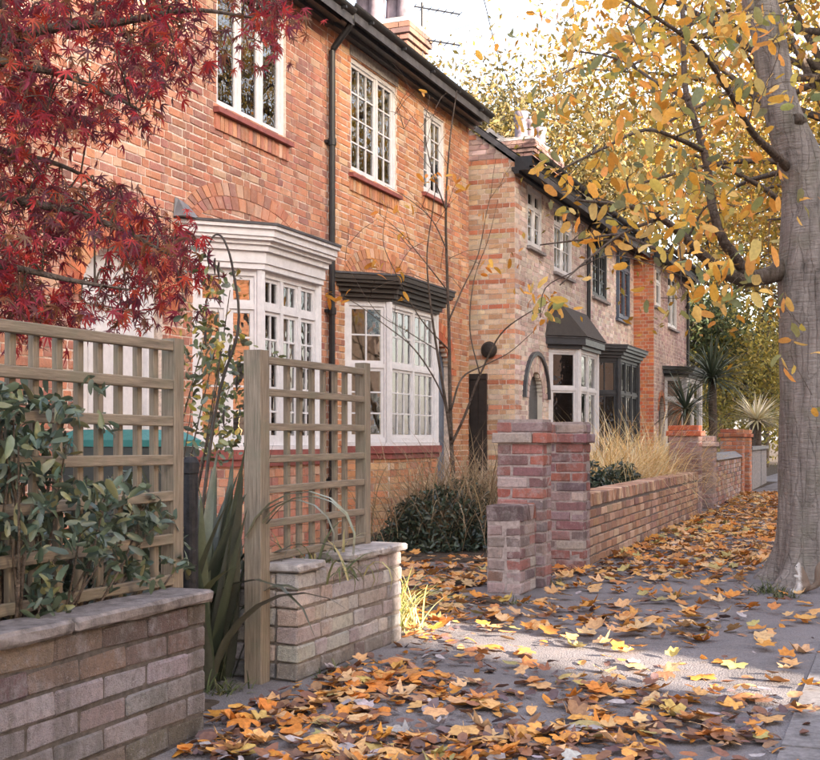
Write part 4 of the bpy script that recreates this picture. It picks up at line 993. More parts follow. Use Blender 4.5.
limb([tpt(812, 252, ZT + .02), tpt(786, 268, ZT - .02), tpt(762, 277, ZT - .10), tpt(738, 278, ZT - .25), tpt(717, 268, ZT - .45), tpt(697, 250, ZT - .75), tpt(680, 233, ZT - .85), tpt(655, 215, ZT - 1.1), tpt(620, 205, ZT - 1.4), tpt(575, 200, ZT - 1.7)], .10, .006, 12)
limb([tpt(748, 276, ZT - .2), tpt(735, 257, ZT - .35), tpt(722, 238, ZT - .5), tpt(712, 205, ZT - .55), tpt(706, 160, ZT - .6), tpt(694, 118, ZT - .6), tpt(685, 85, ZT - .55), tpt(682, 0, ZT - .4), tpt(676, -90, ZT - .3), tpt(670, -200, ZT - .2)], .05, .012, 9)
limb([tpt(790, 170, ZT), tpt(770, 150, ZT - .3), tpt(752, 132, ZT - .5), tpt(728, 90, ZT - .9), tpt(700, 50, ZT - 1.3), tpt(660, 20, ZT - 1.6), tpt(610, -10, ZT - 1.8)], .04, .008, 8)
limb([tpt(775, 70, ZT), tpt(740, 40, ZT + .3), tpt(690, 10, ZT + .6), tpt(630, -20, ZT + .9), tpt(570, -40, ZT + 1.1)], .04, .01, 8)
limb([tpt(703, 150, ZT - .6), tpt(680, 140, ZT - .8), tpt(645, 130, ZT - 1.0), tpt(600, 150, ZT - 1.1), tpt(560, 170, ZT - 1.2)], .022, .006, 7)
limb([tpt(690, 100, ZT - .6), tpt(660, 85, ZT - .3), tpt(620, 60, ZT), tpt(570, 50, ZT + .3)], .02, .006, 7)
limb([tpt(697, 252, ZT - .75), tpt(660, 250, ZT - .6), tpt(620, 235, ZT - .3), tpt(580, 240, ZT - .1), tpt(540, 245, ZT)], .02, .005, 7)
limb([tpt(660, 218, ZT - 1.0), tpt(620, 235, ZT - 1.4), tpt(585, 262, ZT - 1.8), tpt(560, 285, ZT - 2.0)], .013, .004, 6)
# the limbs above and to the right, out of the frame
for (e, r0) in ((Vector((1.6, 9.4, 4.6)), .14), (Vector((2.4, 7.6, 5.4)), .12), (Vector((.6, 10.6, 5.8)), .12)):
    s = tpt(830, 240, ZT); limb([s, s.lerp(e, .35) + Vector((0, 0, .35)), s.lerp(e, .7) + Vector((0, 0, .3)), e], r0, .03, 8)
LP, LD = [], []
def nearest(p):
    best = None
    for S_, R_ in LIMBS:
        for i in range(2, len(S_)):
            d = (S_[i] - p).length_squared
            if best is None or d < best[0]: best = (d, S_[i], R_[i])
    return best
twigs = []
r2 = random.Random(21)
ends = []
for i in range(185):                                                # twigs filling the left half of the crown
    px = r2.triangular(515, 830, 690); py = r2.uniform(-120, 300); z = ZT + r2.uniform(-2.6, 1.6)
    if px < 560 and py < 60: continue
    if py > 235 and (px < 650 or px > 775): continue
    if px < 610 and py > 180 and r2.random() < .6: continue
    ends.append(tpt(px, py, z))
ends += [tpt(812, 395, ZT - 1.6), tpt(805, 330, ZT - 1.2), tpt(700, 318, ZT - .9), tpt(540, 318, ZT - 1.6), tpt(560, 300, ZT - 1.3)]
for i in range(150):                                               # the rest of the crown above the pavement and road
    ends.append(Vector((r2.gauss(.6, 1.7), r2.gauss(8.8, 1.8), r2.uniform(3.6, 7.2))))
ends.sort(key=lambda p: nearest(p)[0])
for p in ends:
    d, q, rr = nearest(p); L = math.sqrt(d)
    if L < .05 or L > 3.0: continue
    mid = q.lerp(p, .5) + Vector((r2.uniform(-.1, .1), r2.uniform(-.1, .1), .10 * L + r2.uniform(-.05, .1))); S_ = smoothpath([q, mid, p], 4)
    R_ = lerpr(min(rr * .7, .006 + .006 * L), .0022, len(S_)); bm_.tube(S_, R_, 5, cap=False); LIMBS.append((S_, R_)) 
    for k in range(1, len(S_)):
        for _ in range(2 if k > 2 else 1):
            if r2.random() < .62: LP.append(S_[k] + Vector((r2.gauss(0, .07), r2.gauss(0, .07), r2.gauss(-.05, .06))))
bm_.build('limbs', M_BARKD, tree, smooth=True)
n = len(LP); LP = np.array([tuple(p) for p in LP])
SC = pal_np([(.80, .42, .07), (.85, .50, .09), (.76, .34, .06), (.70, .52, .12), (.36, .36, .13), (.82, .40, .10), (.72, .56, .20), (.85, .55, .16), (.24, .26, .13)], n, .18)
crown = bpy.data.objects.new('crown', None); col.objects.link(crown); crown.parent = tree
leaves(tree, OVL, 'ov', LP, rng.uniform(.030, .062, n), SC, rotmats(n, down=1.2), M_LEAFO, M_LEAFA, 300)
bpy.data.objects.remove(crown)

# ------------------------------------------------------------ background trees: trunk, limbs, loose leaf masses
def far_tree(name, base, height, rad_, zc, pal, nl, size, label, group='trees of the street', squash=.8, bare=.4, trunk_r=.2, seed=1):
    t = thing(name, base, label, 'tree', group); r = random.Random(seed); B = Vector(base); m = MB(); tips = []
    top = B + Vector((r.uniform(-.3, .3), r.uniform(-.3, .3), height * .75))
    tp = smoothpath([B - Vector((0, 0, .1)), B + Vector((.05, 0, height * .25)), B + Vector((-.1, .1, height * .5)), top], 4); m.tube(tp, lerpr(trunk_r, trunk_r * .25, len(tp)), 10, wob=.05); m.build('trunk', M_BARKD, t, smooth=True)
    b = MB()
    for i in range(46):
        s = tp[r.randrange(len(tp) // 2, len(tp))]; a = r.uniform(0, 6.283); e_ = math.asin(r.uniform(-.55, 1)); q = r.uniform(.55, 1.0)
        e = B + Vector((math.cos(a) * math.cos(e_) * rad_ * q, math.sin(a) * math.cos(e_) * rad_ * q, zc + math.sin(e_) * rad_ * squash * q))
        S_ = smoothpath([s, s.lerp(e, .5) + Vector((0, 0, .2)), e], 3); b.tube(S_, lerpr(trunk_r * .3, .012, len(S_)), 5, cap=False); tips.append(e); tips.append(S_[-2]); tips.append(S_[-3])
    b.build('limbs', M_BARKD, t, smooth=True)
    T_ = np.array([tuple(p) for p in tips]); k = rng.integers(0, len(T_), nl); P = T_[k] + rng.normal(0, rad_ * .16, (nl, 3))
    tone = rng.uniform(.75, 1.2, len(T_))[k]
    cloud('crown', DIA, P, rotmats(nl, down=.5), rng.uniform(.7, 1.3, nl) * size, np.clip(pal_np(pal, nl, .2) * tone[:, None], 0, 1), M_LEAFA, t)
YEL = [(.44, .25, .035), (.40, .20, .03), (.34, .25, .05), (.45, .31, .07), (.27, .21, .05)]
OLV = [(.16, .13, .05), (.20, .15, .055), (.12, .11, .05), (.23, .165, .06), (.14, .12, .065)]
GRN = [(.10, .13, .06), (.14, .17, .07), (.07, .10, .055), (.18, .19, .08)]
far_tree('street_tree', (-.75, 17.2, 0), 9.5, 4.6, 5.9, YEL, 15000, .075, 'golden-leaved street tree further along the kerb behind the grey trunk', seed=3)
far_tree('street_tree', (-.9, 27, 0), 11, 5.4, 7.0, YEL, 12000, .10, 'tall golden street tree far down the kerb', seed=5)
far_tree('street_tree', (-2.2, 40, 0), 11, 5.2, 7.0, YEL + OLV, 8000, .14, 'broad yellow tree closing the end of the street', seed=6)
far_tree('garden_tree', (-14.0, 36, 0), 12.5, 4.4, 9.4, OLV, 22000, .125, 'tall olive-gold tree rising behind the house roofs near the aerial', 'trees behind the houses', .8, seed=8)
far_tree('garden_tree', (-10.6, 37, 0), 13, 4.6, 9.8, OLV, 22000, .125, 'olive-gold tree rising behind the chimney pots of the pale house', 'trees behind the houses', .8, seed=9)
far_tree('garden_tree', (-5.8, 42, 0), 14, 5.6, 10.0, YEL + OLV, 11000, .12, 'yellowing tree behind the mauve house', 'trees behind the houses', .8, seed=10)
far_tree('garden_tree', (-5.6, 34.5, 0), 6.0, 1.7, 4.3, GRN, 5000, .10, 'dark green evergreen tree beyond the mauve house', 'trees behind the houses', .9, trunk_r=.12, seed=11)
far_tree('garden_tree', (-3.9, 35, 0), 4.6, 2.3, 2.2, [(.45, .34, .06), (.34, .28, .07), (.22, .21, .07), (.50, .40, .12)], 8000, .085, 'low olive bushy tree beside the bright agave', 'trees behind the houses', 1.0, trunk_r=.08, seed=12)
far_tree('garden_tree', (-4.6, 46, 0), 7.5, 3.6, 3.8, OLV + GRN, 6000, .13, 'olive tree at the far end of the gardens', 'trees behind the houses', 1.0, trunk_r=.12, seed=13)
far_tree('garden_tree', (-6.3, 49, 0), 5.5, 3.2, 2.3, [(.40, .31, .07), (.30, .25, .07), (.20, .19, .07)], 7000, .16, 'wide yellow-green thicket closing the gap beside the street', 'trees behind the houses', 1.0, trunk_r=.1, seed=17)
far_tree('garden_tree', (-2.6, 53, 0), 5.5, 3.4, 2.3, OLV + GRN, 7000, .16, 'dull green thicket at the very end of the pavement', 'trees behind the houses', 1.0, trunk_r=.1, seed=18)
# trees on the far side of the road, seen only in the window panes; first two added to block sun beams
far_tree('street_tree', (8.8, 1.4, 0), 10.5, 3.3, 6.9, YEL, 11000, .15, 'golden street tree added unseen across the road to block sun opposite the bay window', 'trees across the road', seed=14)
far_tree('street_tree', (8.8, 10.8, 0), 12, 3.6, 6.9, YEL, 14000, .16, 'golden street tree added unseen across the road to keep sun off the pale house', 'trees across the road', seed=15)
far_tree('street_tree', (8.8, 33, 0), 9.5, 3.8, 6.2, YEL, 900, .13, 'golden street tree across the road beyond the mauve house', 'trees across the road', seed=16)
# distant pale house between the trees
fh = thing('distant_house', (-9.5, 54, 0), 'small pale rendered house with grey roof far behind the cordyline', 'house')
MB().box((-16, 52, -.1), (-8, 58, 4.6)).build('wall', M_CREAM, fh)
MB().add([(-16.4, 51.6, 4.55), (-7.6, 51.6, 4.55), (-7.6, 58.4, 4.55), (-16.4, 58.4, 4.55), (-16.4, 55, 7.0), (-7.6, 55, 7.0)], [(0, 1, 5, 4), (2, 3, 4, 5), (0, 4, 3), (1, 2, 5), (3, 2, 1, 0)]).build('roof', M_SLATE, fh)
for x in (-14, -11.5, -9.2): window(fh, Frame((0, 52, 0), (1, 0, 0), (0, -1, 0)), x - .5, x + .5, 2.7, 3.9, [1, 1], 1, M_WHITE, w=.03)

# ------------------------------------------------------------ red Japanese maple
mt = thing('maple_tree', (-4.25, 4.15, 0), 'crimson-purple maple with deeply cut leaves overhanging the wide trellis', 'tree')
m = MB(); B = Vector((-4.25, 4.15, -.05)); tp = smoothpath([B, B + Vector((.05, .03, .6)), B + Vector((-.02, .1, 1.3)), B + Vector((.1, .2, 2.0))], 4); m.tube(tp, lerpr(.09, .05, len(tp)), 12, wob=.05); m.build('trunk', M_BARKD, mt, smooth=True)
b = MB(); ML = [(tp, lerpr(.09, .05, len(tp)))]
def mlimb(P, r0, r1):
    S_ = smoothpath(P, 5); R_ = lerpr(r0, r1, len(S_)); b.tube(S_, R_, 7, wob=.04); ML.append((S_, R_))
T0 = tp[-1]
mlimb([tp[-4], at(-30, 210, 5.3), at(40, 205, 5.2), at(110, 225, 5.1), at(170, 255, 5.0)], .035, .005)
mlimb([T0, at(-40, 60, 5.4), at(0, 42, 5.3), at(60, 27, 5.2), at(120, 22, 5.2), at(190, 10, 5.3), at(255, 18, 5.3)], .04, .005)
mlimb([T0, at(-20, 80, 5.0), at(30, 68, 5.0), at(90, 85, 5.1), at(140, 110, 5.1)], .03, .005)
mlimb([T0, at(-60, 140, 5.6), at(0, 150, 5.7), at(60, 165, 5.6), at(110, 190, 5.5)], .03, .005)
mlimb([tp[-3], at(-60, 260, 5.2), at(0, 265, 5.0), at(70, 280, 4.9), at(130, 290, 4.9)], .03, .004)
mlimb([T0, at(-80, -40, 5.4), at(20, -60, 5.5), at(120, -50, 5.5), at(220, -30, 5.5)], .03, .005)
def inpoly(x, y, poly):
    c = False; j = len(poly) - 1
    for i in range(len(poly)):
        if (poly[i][1] > y) != (poly[j][1] > y) and x < (poly[j][0] - poly[i][0]) * (y - poly[i][1]) / (poly[j][1] - poly[i][1]) + poly[i][0]: c = not c
        j = i
    return c
MPOLY = [(-160, -110), (290, -110), (285, 35), (262, 48), (245, 40), (225, 45), (205, 62), (190, 80), (175, 75), (160, 90), (170, 120), (150, 140), (128, 118), (110, 130), (92, 140), (100, 175), (118, 190), (150, 200), (180, 225), (200, 265), (195, 290), (178, 310), (155, 298), (128, 325), (112, 300), (90, 312), (60, 322), (30, 330), (-160, 340)]
MP = []; k = 0
while k < 1000:
    x, y = r2.uniform(-160, 290), r2.uniform(-110, 335)
    if not inpoly(x, y, MPOLY): continue
    if 30 < x < 130 and 130 < y < 190 and r2.random() < .75: continue
    if math.sin(x * .045 + 1) + math.sin(y * .06 + x * .02) < -.95: continue
    if x > 130 and y < 110 and r2.random() < .25: continue
    p = at(x, y, r2.uniform(4.75, 6.1)); k += 1; best = None
    for S_, R_ in ML:
        for i in range(len(S_)):
            d = (S_[i] - p).length_squared
            if best is None or d < best[0]: best = (d, S_[i], R_[i])
    S_ = smoothpath([best[1], best[1].lerp(p, .5) + Vector((0, 0, .04)), p], 3); R_ = lerpr(min(best[2], .006), .0016, len(S_)); b.tube(S_, R_, 4, cap=False)
    if k % 3 == 0: ML.append((S_, R_))
    for _ in range(8): MP.append(p + Vector((r2.gauss(0, .055), r2.gauss(0, .07), r2.gauss(-.02, .05))))
b.build('branches', M_BARKD, mt, smooth=True)
MP = np.array([tuple(p) for p in MP]); n = len(MP)
MC = pal_np([(.26, .022, .035), (.19, .022, .042), (.33, .028, .03), (.14, .025, .05), (.22, .028, .055), (.34, .05, .03), (.16, .03, .04), (.20, .085, .045), (.12, .035, .055), (.10, .03, .045), (.14, .07, .05)], n, .25)
leaves(mt, JML, 'jm', MP, rng.uniform(.028, .066, n), np.clip(MC * np.array([1.55, 1.5, 1.35]) + .006, 0, 1), rotmats(n, down=1.6), M_LEAFO, M_LEAFA, 300)

# ------------------------------------------------------------ evergreen shrub in the wide trellis
def shrub(name, label, cat, base, stems, P, pal, shapes, sid, size, mo, ma, nsolo, down=0, group=None, stem_r=.008):
    t = thing(name, base, label, cat, group); m = MB(); B = Vector(base)
    for e in stems:
        e = Vector(e); S_ = smoothpath([B + Vector((r2.uniform(-.05, .05), r2.uniform(-.05, .05), -.04)), B.lerp(e, .55) + Vector((r2.uniform(-.05, .05), r2.uniform(-.05, .05), 0)), e], 4); m.tube(S_, lerpr(stem_r, stem_r * .35, len(S_)), 5, cap=False)
    m.build('stem', M_BARKD, t, smooth=True); P = np.array([tuple(p) for p in P]); n = len(P)
    leaves(t, shapes, sid, P, rng.uniform(size * .7, size * 1.25, n), pal_np(pal, n, .25), rotmats(n, down=down), mo, ma, nsolo); return t
EPOLY = [(-60, 372), (30, 385), (70, 395), (75, 440), (55, 470), (95, 480), (110, 470), (135, 480), (160, 500), (178, 535), (186, 560), (165, 600), (140, 590), (120, 585), (60, 628), (10, 640), (-60, 650)]
P, ends = [], []; k = 0
while k < 260:
    x, y = r2.uniform(-60, 190), r2.uniform(372, 640)
    inside = inpoly(x, y, EPOLY) or (90 < x < 112 and 375 < y < 430 and r2.random() < .5)
    if not inside: continue
    k += 1; z = (TLX + r2.triangular(-.30, .22, .04)) / ray(x)[0]; c = at(x, y, z); ends.append(c); a0 = r2.uniform(0, 6)
    for i in range(8):
        a = a0 + i * .85; P.append(c + Vector((math.cos(a) * .03, math.sin(a) * .03, r2.uniform(-.03, .02))))
shrub('evergreen_shrub', 'dark glossy evergreen shrub growing through the wide trellis', 'shrub', (TLX - .12, 2.9, .05), ends[::3], P, [(.07, .10, .065), (.095, .13, .085), (.05, .075, .055), (.12, .155, .11), (.08, .12, .095), (.16, .17, .08)], EVL, 'ev', .031, M_EVO, M_EVA, 300)
# small-leaved climber by the bay
P, ends = [], []; k = 0
while k < 85:
    x, y = r2.gauss(215, 20), r2.uniform(255, 455)
    if not (182 < x < 268) or (y < 330 and x > 232) or (y > 400 and x > 240): continue
    if y < 310 and r2.random() < .5: continue
    k += 1; c = at(x, y, r2.uniform(5.0, 5.9)); ends.append(c)
    for i in range(7): P.append(c + Vector((r2.gauss(0, .035), r2.gauss(0, .045), r2.gauss(0, .03))))
shrub('rose_shrub', 'tall thin shrub with small yellow-green leaves in front of the corniced bay', 'shrub', (-3.0, 4.4, 0), ends[::11], P, [(.13, .16, .07), (.17, .19, .09), (.10, .13, .075), (.40, .32, .06), (.12, .15, .11)], OVL, 'rs', .021, M_EVO, M_EVA, 120, stem_r=.006)

# ------------------------------------------------------------ strap-leaved plants
def blade(m, base, d, L, wd, droop, c, n=7, fold=.25, lean=1.0, twist=0):
    """one strap leaf: rises along d and bends over"""
    d = Vector(d).normalized(); h = Vector((d.x, d.y, 0)); h = h.normalized() if h.length > 1e-4 else Vector((1, 0, 0)); s = h.cross(Vector((0, 0, 1)))
    p = Vector(base); V = []; ang = math.atan2(d.z, math.hypot(d.x, d.y))
    for i in range(n + 1):
        t = i / n; w_ = wd * (1 - t ** 2.2) * (.55 + .45 * min(1, t * 5)) + .0006
        ss = s * math.cos(twist * t) + Vector((0, 0, 1)) * math.sin(twist * t)
        nrm = (h * -math.sin(ang) + Vector((0, 0, 1)) * math.cos(ang)) * (fold * w_)
        V += [p - ss * w_ + nrm, p, p + ss * w_ + nrm]; p = p + (h * math.cos(ang) + Vector((0, 0, 1)) * math.sin(ang)) * (L / n); ang -= droop / n * (1 + t)
    Fs = []
    for i in range(n): a = i * 3; Fs += [(a, a + 1, a + 4, a + 3), (a + 1, a + 2, a + 5, a + 4)]
    m.add(V, Fs, c)
ph = thing('phormium_plant', (-2.68, 4.30, 0), 'clump of broad dark strap leaves with a dead flower stalk between wall and planter', 'plant')
for i in range(90):
    a = r2.uniform(0, 6.283); mb = MB(); tl = r2.uniform(.02, .40)
    b0 = Vector((-2.70 + r2.gauss(0, .07), 4.28 + r2.gauss(0, .10), -.02))
    blade(mb, b0, (math.cos(a) * tl, math.sin(a) * tl, 1), r2.uniform(.55, 1.05), r2.uniform(.022, .042), r2.uniform(.2, 2.2) if r2.random() < .45 else r2.uniform(0, .4), pick([(.08, .095, .06), (.105, .12, .07), (.06, .072, .05), (.14, .15, .09), (.09, .10, .075)], .2), 8, twist=r2.uniform(-.6, .6)); mb.build('leaf', M_EVA, ph, smooth=True)
for (dx, dy, Lb) in ((.02, .0, .80), (.05, .03, .72), (.0, .05, .64)):
    mb = MB(); blade(mb, (-2.50 + dx, 4.30 + dy, .60), (.30, .04, .55), Lb, .019, 2.6, pick([(.24, .27, .20), (.30, .30, .20), (.20, .22, .15)]), 9); mb.build('leaf', M_EVA, ph, smooth=True)
mb = MB(); S_ = smoothpath([Vector((-2.72, 4.2, 0)), at(214, 420, 5.0), at(238, 330, 5.0), at(233, 270, 5.0), at(224, 240, 5.0), at(215, 235, 5.0), at(208, 246, 4.98)], 5); mb.tube(S_, lerpr(.008, .0035, len(S_)), 6); st_ = mb.build('flower_stalk', M_BROWNP, ph)
for (x, y) in ((209, 250), (219, 262), (215, 258), (230, 345), (206, 330), (237, 375), (224, 410)):
    c = at(x, y, 5.0); mb = MB(); mb.tube([c, c - Vector((.004, 0, .03)), c - Vector((0, 0, .07))], [.003, .007, .002], 5); mb.build('seed_pod', M_BROWNP, st_)
def grass(name, label, base, nb, L, wd, pal, spread=.08, lean=.5, droop=1.6, cat='grass', group=None, mat=None, tall=0):
    t = thing(name, base, label, cat, group); m = MB(); B = Vector(base)
    for i in range(nb):
        a = r2.uniform(0, 6.283); l = r2.uniform(.05, lean)
        blade(m, B + Vector((r2.gauss(0, spread), r2.gauss(0, spread), -.02)), (math.cos(a) * l, math.sin(a) * l, 1), L * r2.uniform(.55, 1.1), wd * r2.uniform(.6, 1.2), droop * r2.uniform(.3, 1.3), pick(pal, .2), 6)
    m.build('blades', mat or M_BLADE, t, 'stuff'); return t
YG = [(.38, .36, .10), (.48, .43, .16), (.24, .28, .09), (.55, .50, .28), (.18, .22, .08)]
grass('grass_clump', 'yellow-green grass clump at the end of the grey planter', ground(402, 632) + Vector((-.05, .05, 0)), 120, .42, .004, YG, .05, .7, 1.2)
grass('grass_clump', 'brown dry grass clump drooping over the dark mound shrub', (-3.9, 11.0, 0), 1500, 1.22, .0048, [(.36, .26, .16), (.44, .33, .2), (.28, .20, .12), (.5, .38, .23)], .34, .6, 1.5)
for (x, y) in ((438, 480), (400, 490), (470, 482)): pass
gx = [onX(p, -3.35) for p in (592, 612, 630, 648, 662)]
for i, y in enumerate(gx): grass('grass_clump', ['golden dry grass clump nearest the plum pillars in the walled garden', 'golden dry grass clump behind the long tan wall', 'tallest golden dry grass clump behind the long tan wall', 'golden dry grass clump behind the long tan wall', 'golden dry grass clump touching the orange-capped pillar'][i], (-3.35, y, 0), 750, 1.45 if i != 2 else 1.65, .006, [(.80, .57, .25), (.86, .68, .38), (.70, .46, .18), (.88, .76, .50)],   .24, .65, 1.5, group='golden grasses behind the long low wall')
# grasses on the planter and weeds at the wall feet
grass('grass_clump', 'mixed straw and green blades growing in the grey planter', (PLX - .13, 4.85, .40), 60, .34, .007, [(.10, .12, .06), (.18, .20, .09), (.40, .34, .16)], .10, 1.2, 2.2)
for i, (x, y, L_, lab) in enumerate(((222, 690, .12, 'small weed tuft beside the end of the grimy wall'), (325, 676, .09, 'small weed tuft at the foot of the grey planter'), (240, 672, .14, 'leafy weed tuft below the strap leaves'), (557, 585, .10, 'small weed tuft between the plum pillars'), (517, 603, .07, 'small weed tuft under the worn wall stub'), (768, 592, .16, 'tuft of dry grass at the foot of the grey trunk'), (782, 597, .12, 'low grass tuft beside the squirrel'))):
    grass('weed_tuft', lab, ground(x, y), 70, L_, .004, [(.10, .13, .055), (.16, .18, .08), (.22, .20, .10), (.07, .09, .05)], .05, 1.1, 1.4)

# ------------------------------------------------------------ mound shrubs
def mound(name, label, c, rx, ry, rz, pal, n, size, nsolo=0, group=None):
    t = thing(name, (c[0], c[1], 0), label, 'shrub', group); a = rng.normal(0, 1, (n, 3)); a /= np.linalg.norm(a, axis=1, keepdims=True); a[:, 2] = np.abs(a[:, 2]) * 1.05 - .08
    lump = 1 + .10 * np.sin(a[:, 0] * 6 + 1) + .08 * np.sin(a[:, 1] * 8) + .07 * np.sin(a[:, 2] * 9 + 2)
    r = (rng.uniform(.35, 1, n) ** .35) * lump; P = a * r[:, None] * np.array([rx, ry, rz]) + np.array([c[0], c[1], .03])
    P[:, 2] = np.maximum(P[:, 2], .01)
    m = MB()
    for i in range(14):
        q = P[rng.integers(0, n)] * .7 + np.array([c[0], c[1], 0]) * .3; m.tube([(c[0], c[1], -.04), ((c[0] + q[0]) / 2, (c[1] + q[1]) / 2, q[2] * .6), tuple(q)], [.012, .008, .004], 5, cap=False)
    m.build('stem', M_BARKD, t)
    cloud('foliage', EVL, P, rotmats(n), rng.uniform(.7, 1.3, n) * size, pal_np(pal, n, .3), M_EVA, t); return t
DK = [(.045, .065, .045), (.06, .085, .055), (.035, .05, .04), (.08, .10, .06)]
c = ground(430, 545); mound('mound_shrub', 'rounded dark green shrub beside the drive under the dry grass', (-3.95, 10.75, 0), .64, .88, .58, DK, 5600, .032)
mound('mound_shrub', 'low dark green shrub just behind the start of the long tan wall', (-2.95, 11.6, 0), .45, .9, .78, DK, 3800, .034)
mound('mound_shrub', 'low dark green shrub behind the middle of the long tan wall', (-2.98, 13.5, 0), .45, .9, .72, DK, 3600, .034)
mound('mound_shrub', 'yellow-green bush beside the white bay of the pale house', (-3.7, 13.6, 0), .40, .45, 1.12, [(.45, .38, .08), (.30, .30, .08), (.55, .45, .12)], 2600, .034)
mound('mound_shrub', 'small leafy undergrowth behind the wide trellis', (-3.0, 3.2, 0), .35, .9, .75, DK, 3000, .04)

# ------------------------------------------------------------ cordylines
def cordyline(label, base, trunk_h, nb, L, wd, pal, lean=2.2, droop=.5, tr=.06):
    t = thing('cordyline_plant', base, label, 'plant', 'spiky cordylines in the far gardens'); B = Vector(base); m = MB()
    m.tube([B - Vector((0, 0, .05)), B + Vector((.02, 0, trunk_h * .5)), B + Vector((0, .03, trunk_h + .05))], [tr, tr * .85, tr * .9], 9, wob=.06); m.build('trunk', M_BARKD, t, smooth=True)
    for i in range(nb):
        a = r2.uniform(0, 6.283); e_ = math.asin(r2.uniform(-.35, 1)); m = MB()
        blade(m, B + Vector((0, 0, trunk_h)), (math.cos(a) * math.cos(e_), math.sin(a) * math.cos(e_), math.sin(e_) + .05), L * r2.uniform(.75, 1.1), wd, droop * r2.uniform(.3, 1.8), pick(pal, .2), 5); m.build('leaf', M_EVA, t)
xx = -3.6
cordyline('tall dark cordyline with a bare trunk in front of the mauve house', onX(712, xx) and Vector((xx, onX(712, xx), 0)), 2.25, 150, 1.15, .024, [(.10, .13, .085), (.14, .17, .12), (.07, .095, .065)], tr=.10)
cordyline('shorter dark cordyline beside the orange house corner', Vector((xx - .1, onX(686, xx - .1), 0)), 1.55, 90, .85, .020, [(.10, .13, .085), (.16, .17, .12), (.07, .095, .065)], tr=.07)
cordyline('bright straw-coloured spiky plant above the pale rendered wall', Vector((-3.05, onX(757, -3.05), 0)), 1.45, 130, .85, .024, [(.80, .72, .50), (.86, .78, .58), (.66, .58, .34)], droop=.2, tr=.10)

# ------------------------------------------------------------ bare sapling with a few orange leaves
sb = thing('sapling_tree', (-4.2, 11.6, 0), 'thin bare sapling with a few orange leaves before the many-paned bay', 'tree')
zs = toPx((-4.2, 11.6, 0))[2]; b = MB(); SL = []
def sl(P, r0, r1):
    S_ = smoothpath([at(x, y, zs + d) for x, y, d in P], 5); b.tube(S_, lerpr(r0, r1, len(S_)), 6, wob=.04); SL.append(S_)
bx = toPx((-4.2, 11.6, 0)); B0 = (bx[0], bx[1] + 3, 0)
sl([B0, (452, 455, 0), (450, 400, .05), (449, 330, .05), (447, 270, .05), (446, 205, 0), (450, 140, 0), (457, 90, 0)], .028, .005)
b_main = b; b_main.build('trunk', M_BARKD, sb, smooth=True); b = MB()
sl([(451, 440, 0), (446, 405, -.1), (437, 350, -.2), (430, 300, -.3), (427, 255, -.3), (432, 215, -.3), (438, 170, -.3)], .018, .003)
sl([(451, 430, 0), (440, 390, -.1), (415, 350, -.3), (385, 325, -.5), (350, 300, -.6), (318, 290, -.7)], .010, .002)
sl([(451, 445, 0), (465, 415, -.1), (480, 375, -.2), (500, 335, -.3), (525, 315, -.4), (545, 305, -.5)], .016, .003)
sl([(451, 410, 0), (462, 378, .1), (485, 365, .2), (510, 352, .2), (535, 330, .3)], .012, .003)
sl([(449, 320, 0), (462, 290, .1), (478, 255, .2), (486, 215, .2), (492, 190, .2)], .010, .002)
sl([(447, 250, 0), (432, 220, .1), (410, 200, .2), (385, 185, .2)], .008, .002)
sl([(446, 210, 0), (432, 170, -.1), (425, 130, -.2), (430, 95, -.2)], .008, .002)
sl([(447, 290, 0), (425, 262, -.2), (400, 232, -.3), (380, 215, -.4)], .007, .002)
sl([(449, 350, 0), (420, 318, -.3), (395, 272, -.4), (383, 240, -.4), (388, 205, -.4)], .008, .002)
sl([(480, 375, -.2), (470, 330, -.1), (474, 280, 0), (488, 240, 0), (498, 200, 0)], .008, .002)
sl([(437, 350, -.2), (405, 330, -.3), (375, 310, -.4), (345, 262, -.5)], .006, .002)
for i in range(46):
    S_ = r2.choice(SL); q = S_[r2.randrange(4, len(S_))]; e = q + Vector((r2.uniform(-.35, .35), r2.uniform(-.35, .35), r2.uniform(.05, .4))); b.tube([q, q.lerp(e, .5) + Vector((0, 0, .03)), e], [.0035, .0025, .0015], 4, cap=False); SL.append([q, q.lerp(e, .5), e] * 3)
b.build('branches', M_BARKD, sb, smooth=True)
P = []
for (x, y, k, s) in ((375, 268, 8, 8), (395, 272, 4, 5), (322, 298, 7, 8), (338, 300, 5, 6), (405, 300, 3, 4), (430, 180, 5, 8), (455, 185, 5, 8), (385, 215, 4, 8), (400, 235, 4, 6), (490, 270, 4, 5), (540, 300, 8, 8), (520, 290, 4, 5), (555, 305, 6, 8), (480, 215, 3, 5), (427, 92, 3, 3), (500, 260, 5, 10), (440, 175, 4, 10), (410, 205, 4, 10)):
    for i in range(k): P.append(at(x + r2.gauss(0, s), y + r2.gauss(0, s * .5), zs + r2.uniform(-.6, .2)))
P = np.array([tuple(p) for p in P]); n = len(P)
leaves(sb, EVL, 'sp', P, rng.uniform(.045, .07, n), pal_np([(.72, .34, .05), (.66, .26, .04), (.75, .42, .08)], n), rotmats(n, down=.8), M_LEAFO, M_LEAFA, 300)

